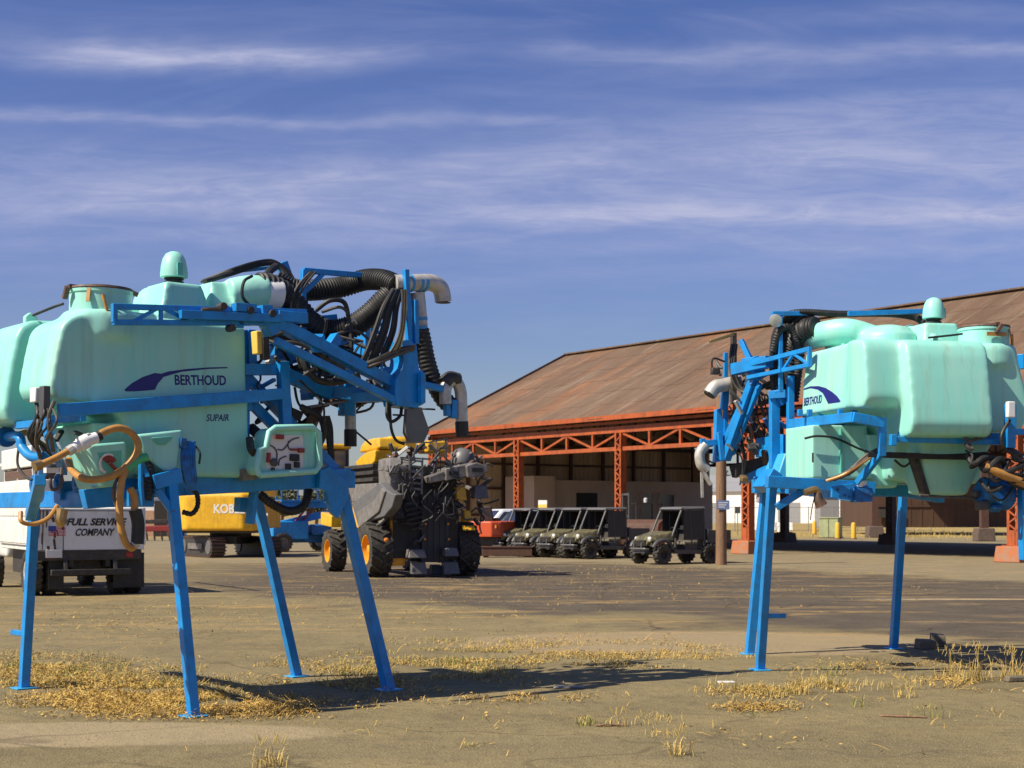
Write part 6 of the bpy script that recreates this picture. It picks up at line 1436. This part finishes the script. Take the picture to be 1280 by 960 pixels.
for (x, y, n, h, g, l) in ((848, 944, 40, .14, 0, 'pale dry tuft near the bottom edge right of centre'), (335, 958, 46, .16, 0, 'largest pale dry tuft at the bottom edge, left of centre'), (733, 906, 26, .10, 1, 'low green weed in the bare dirt, the left of a close pair'), (770, 908, 24, .11, 0, 'low dry weed in the bare dirt, the right of a close pair'),
                          (1075, 884, 16, .12, 1, 'small green weed right of the dry leaf patch'), (1165, 896, 16, .13, 1, 'small upright green weed in the dirt at the right'), (945, 896, 14, .09, 1, 'tiny green weed below the dry leaf patch'),
                          (1222, 850, 60, .30, 0, 'tall dry grass clump in front of the right shadow'), (1190, 846, 50, .26, 0, 'dry grass clump beside the concrete lumps'), (1264, 848, 60, .28, 0, 'tall dry grass clump at the right edge of the photo'), (1033, 845, 18, .20, 1, 'dark upright weed between the two sprayer legs on the right'),
                          (430, 845, 24, .14, 1, 'dark bushy weed near the far leg of the left sprayer'), (566, 832, 24, .16, 1, 'dark green weed at the left end of the dry strip'), (18, 836, 40, .15, 1, 'green weed by the leftmost blue leg'), (1130, 872, 22, .16, 0, 'thin dry stalks in the dirt below the right shadow'), (1000, 868, 26, .16, 0, 'dry stalks right of the nearest right hand leg'), (100, 842, 30, .13, 1, 'green weed in the leaf litter under the truck')):
    tuft(x, y, n, h, g, l)
def lump(px, py, sx, sy, sz, rz, label, m='stone', name='concrete_lump', grp=None):
    p = G(px, py); mb = MB(); mb.hexa([(-sx, -sy, 0), (sx, -sy*.8, 0), (sx*.9, sy, 0), (-sx*.95, sy*.9, 0), (-sx*.85, -sy*.9, sz), (sx*.9, -sy*.7, sz*.85), (sx*.8, sy*.8, sz*.95), (-sx*.9, sy*.8, sz*1.05)])
    o = mb.build(name, M[m], None, .012); o.location = (p.x, p.y, 0); o.rotation_euler = (0, 0, R(rz)); tag(o, label, 'rubble' if name == 'concrete_lump' else 'debris', grp); return o
lump(1157, 811, .12, .10, .12, 8, 'left of two brown concrete lumps at the shadow under the right sprayer', grp='broken concrete lumps')
lump(1172, 808, .10, .09, .16, -12, 'right and taller of two brown concrete lumps at the right shadow', grp='broken concrete lumps')
lump(908, 853, .09, .05, .012, 5, 'flat white scrap of board on the dirt left of the right sprayer', 'signwhite', 'board_scrap')
lump(712, 860, .16, .06, .02, -8, 'flat grey scrap of board in the left shadow', 'grey', 'board_scrap')
lump(1272, 852, .14, .05, .06, 14, 'short pale broken timber at the right edge', 'stone', 'timber_scrap')
lump(1130, 897, .20, .012, .02, -14, 'thin brown stick lying in the bare dirt at the right', 'wood', 'stick')
lump(765, 908, .14, .012, .018, 3, 'thin dark stick between the pair of weeds', 'wood', 'stick')
st = MB(); 
for k in range(900):
    x, y = rr.uniform(-20, 1300), 790+rr.random()**.8*190; p = G(x, y); s = rr.uniform(.003, .009)
    st.add([p+Vector((s, 0, 0)), p+Vector((-s*.6, s, 0)), p+Vector((-s*.6, -s, 0)), p+Vector((0, 0, s*1.2))], [(0, 1, 3), (1, 2, 3), (2, 0, 3)])
tag(st.build('gravel', M['pebble'], None, smooth=0), kind='stuff')

# ------------------------------------------------------------------ daylight
AZ, EL = R(27), R(47)
S = Vector((-math.cos(AZ)*math.cos(EL), -math.sin(AZ)*math.cos(EL), math.sin(EL)))
sl = bpy.data.lights.new('sun', 'SUN'); sl.energy = 5.0; sl.angle = R(.55); sl.color = (1, .91, .74)
so = bpy.data.objects.new('sun', sl); COL.objects.link(so); so.rotation_euler = (-S).to_track_quat('-Z', 'Y').to_euler(); so.location = (-20, -10, 40)
w = bpy.data.worlds.new('World'); scene.world = w; w.use_nodes = True; nt = w.node_tree; L = nt.links.new
bg = nt.nodes['Background']
sky = nd(nt, 'ShaderNodeTexSky', sky_type='NISHITA'); sky.sun_disc = False; sky.sun_elevation = EL; sky.sun_rotation = math.atan2(S.x, S.y); sky.air_density = 1.0; sky.dust_density = .6; sky.ozone_density = 3.0
tc = nd(nt, 'ShaderNodeTexCoord'); sp = nd(nt, 'ShaderNodeSeparateXYZ'); L(tc.outputs['Generated'], sp.inputs[0])
def mth(op, a, b_=None, c=None, clamp=False):
    n = nd(nt, 'ShaderNodeMath', operation=op); n.use_clamp = clamp
    for i, v in enumerate((a, b_, c)):
        if v is None: continue
        if isinstance(v, (int, float)): n.inputs[i].default_value = v
        else: L(v, n.inputs[i])
    return n.outputs[0]
ay = mth('MAXIMUM', mth('ABSOLUTE', sp.outputs[1]), .12)
U = mth('DIVIDE', sp.outputs[0], ay); V = mth('DIVIDE', sp.outputs[2], ay)
def cn(su, sv, detail=8, rough=.6, off=0., dist=0.):
    cb = nd(nt, 'ShaderNodeCombineXYZ'); L(mth('MULTIPLY_ADD', U, su, off), cb.inputs[0]); L(mth('MULTIPLY', V, sv), cb.inputs[1])
    n = nd(nt, 'ShaderNodeTexNoise'); L(cb.outputs[0], n.inputs['Vector']); n.inputs['Scale'].default_value = 1; n.inputs['Detail'].default_value = detail; n.inputs['Roughness'].default_value = rough; n.inputs['Distortion'].default_value = dist
    return n.outputs['Fac']
def rng(f, a, b_, o0=0., o1=1.):
    r = nd(nt, 'ShaderNodeMapRange'); L(f, r.inputs[0]); r.interpolation_type = 'SMOOTHSTEP'
    for i, v in zip((1, 2, 3, 4), (a, b_, o0, o1)): r.inputs[i].default_value = v
    return r.outputs[0]
wav = mth('MULTIPLY_ADD', mth('SUBTRACT', cn(5, 9, 4, off=4), .5), .03, V)
fine = cn(11, 58, 10, .62, 2., .9); fib = cn(22, 150, 8, .68, 9., 1.2); big = cn(2.6, 13, 5, .5, 17., .6)
def band(v0, wd, slope, ua, ub, uc, ud, amp):
    d = mth('DIVIDE', mth('SUBTRACT', mth('MULTIPLY_ADD', U, -slope, wav), v0), wd)
    g = mth('POWER', 2.718, mth('MULTIPLY', mth('MULTIPLY', d, d), -1))
    win = mth('MULTIPLY', rng(U, ua, ub), rng(U, ud, uc))
    return mth('MULTIPLY', mth('MULTIPLY', g, win), amp)
bands = [band(.3175, .0085, .01, -.37, -.27, -.18, -.02, .80), band(.3225, .012, .0, -.42, -.36, -.1, .1, .22), band(.320, .006, .003, -.02, .06, .5, .6, .42), band(.302, .016, .05, -.05, .12, .5, .6, .22), band(.2700, .0045, -.012, -.5, -.4, .0, .08, .50),
         band(.240, .022, .03, -.9, -.2, .6, .8, .44), band(.2105, .012, -.01, -.6, -.35, .5, .6, .42), band(.205, .006, .01, -.1, .05, .3, .4, .32), band(.188, .007, -.01, -.5, -.2, .4, .5, .22), band(.262, .016, .08, -.02, .2, .5, .6, .32), band(.225, .05, .0, -.9, -.6, .6, .9, .30), band(.165, .03, .0, -.9, -.6, .6, .9, .10), band(.34, .008, .02, .1, .25, .5, .6, .2)]
tot = bands[0]
for b_ in bands[1:]: tot = mth('ADD', tot, b_)
tex = mth('MULTIPLY', rng(fine, .30, .72, .52, 1.0), mth('MULTIPLY', rng(fib, .3, .7, .82, 1.10), rng(big, .32, .65, .62, 1.1)))
gen = mth('MULTIPLY', rng(cn(3.2, 22, 9, .6, 40., 1.0), .42, .8), .16)
cl = mth('ADD', mth('MULTIPLY', tot, tex), mth('MULTIPLY', gen, rng(V, .04, .15)), clamp=True)
tint = nd(nt, 'ShaderNodeMix', data_type='RGBA', blend_type='MULTIPLY'); tint.inputs[0].default_value = 1; L(sky.outputs[0], tint.inputs[6])
tint.inputs[7].default_value = (.80, .88, 1.24, 1)
tl = nd(nt, 'ShaderNodeMix', data_type='RGBA'); L(rng(V, .02, .22), tl.inputs[0]); tl.inputs[6].default_value = (1.02, .98, 1.08, 1); tl.inputs[7].default_value = (.80, .85, 1.30, 1); L(tl.outputs[2], tint.inputs[7])
mx = nd(nt, 'ShaderNodeMix', data_type='RGBA'); L(cl, mx.inputs[0]); L(tint.outputs[2], mx.inputs[6]); mx.inputs[7].default_value = (6.0, 6.3, 8.8, 1)
L(mx.outputs[2], bg.inputs[0]); bg.inputs[1].default_value = .057

# ------------------------------------------------------------------ camera
cd = bpy.data.cameras.new('camera'); co = bpy.data.objects.new('camera', cd); COL.objects.link(co)
co.location = (0, 0, CAMH); co.rotation_euler = (R(90), 0, 0)
cd.sensor_width = 36; cd.lens = 36*FPX/1280; cd.shift_y = (HZ-480)/1280; cd.clip_start = .1; cd.clip_end = 9000
cd.dof.use_dof = True; cd.dof.focus_distance = 13.5; cd.dof.aperture_fstop = 4.5
scene.camera = co
v = scene.view_settings; v.view_transform = 'Standard'; v.look = 'None'; v.exposure = .5; v.gamma = 1; v.use_curve_mapping = False
scene.cycles.max_bounces = 6
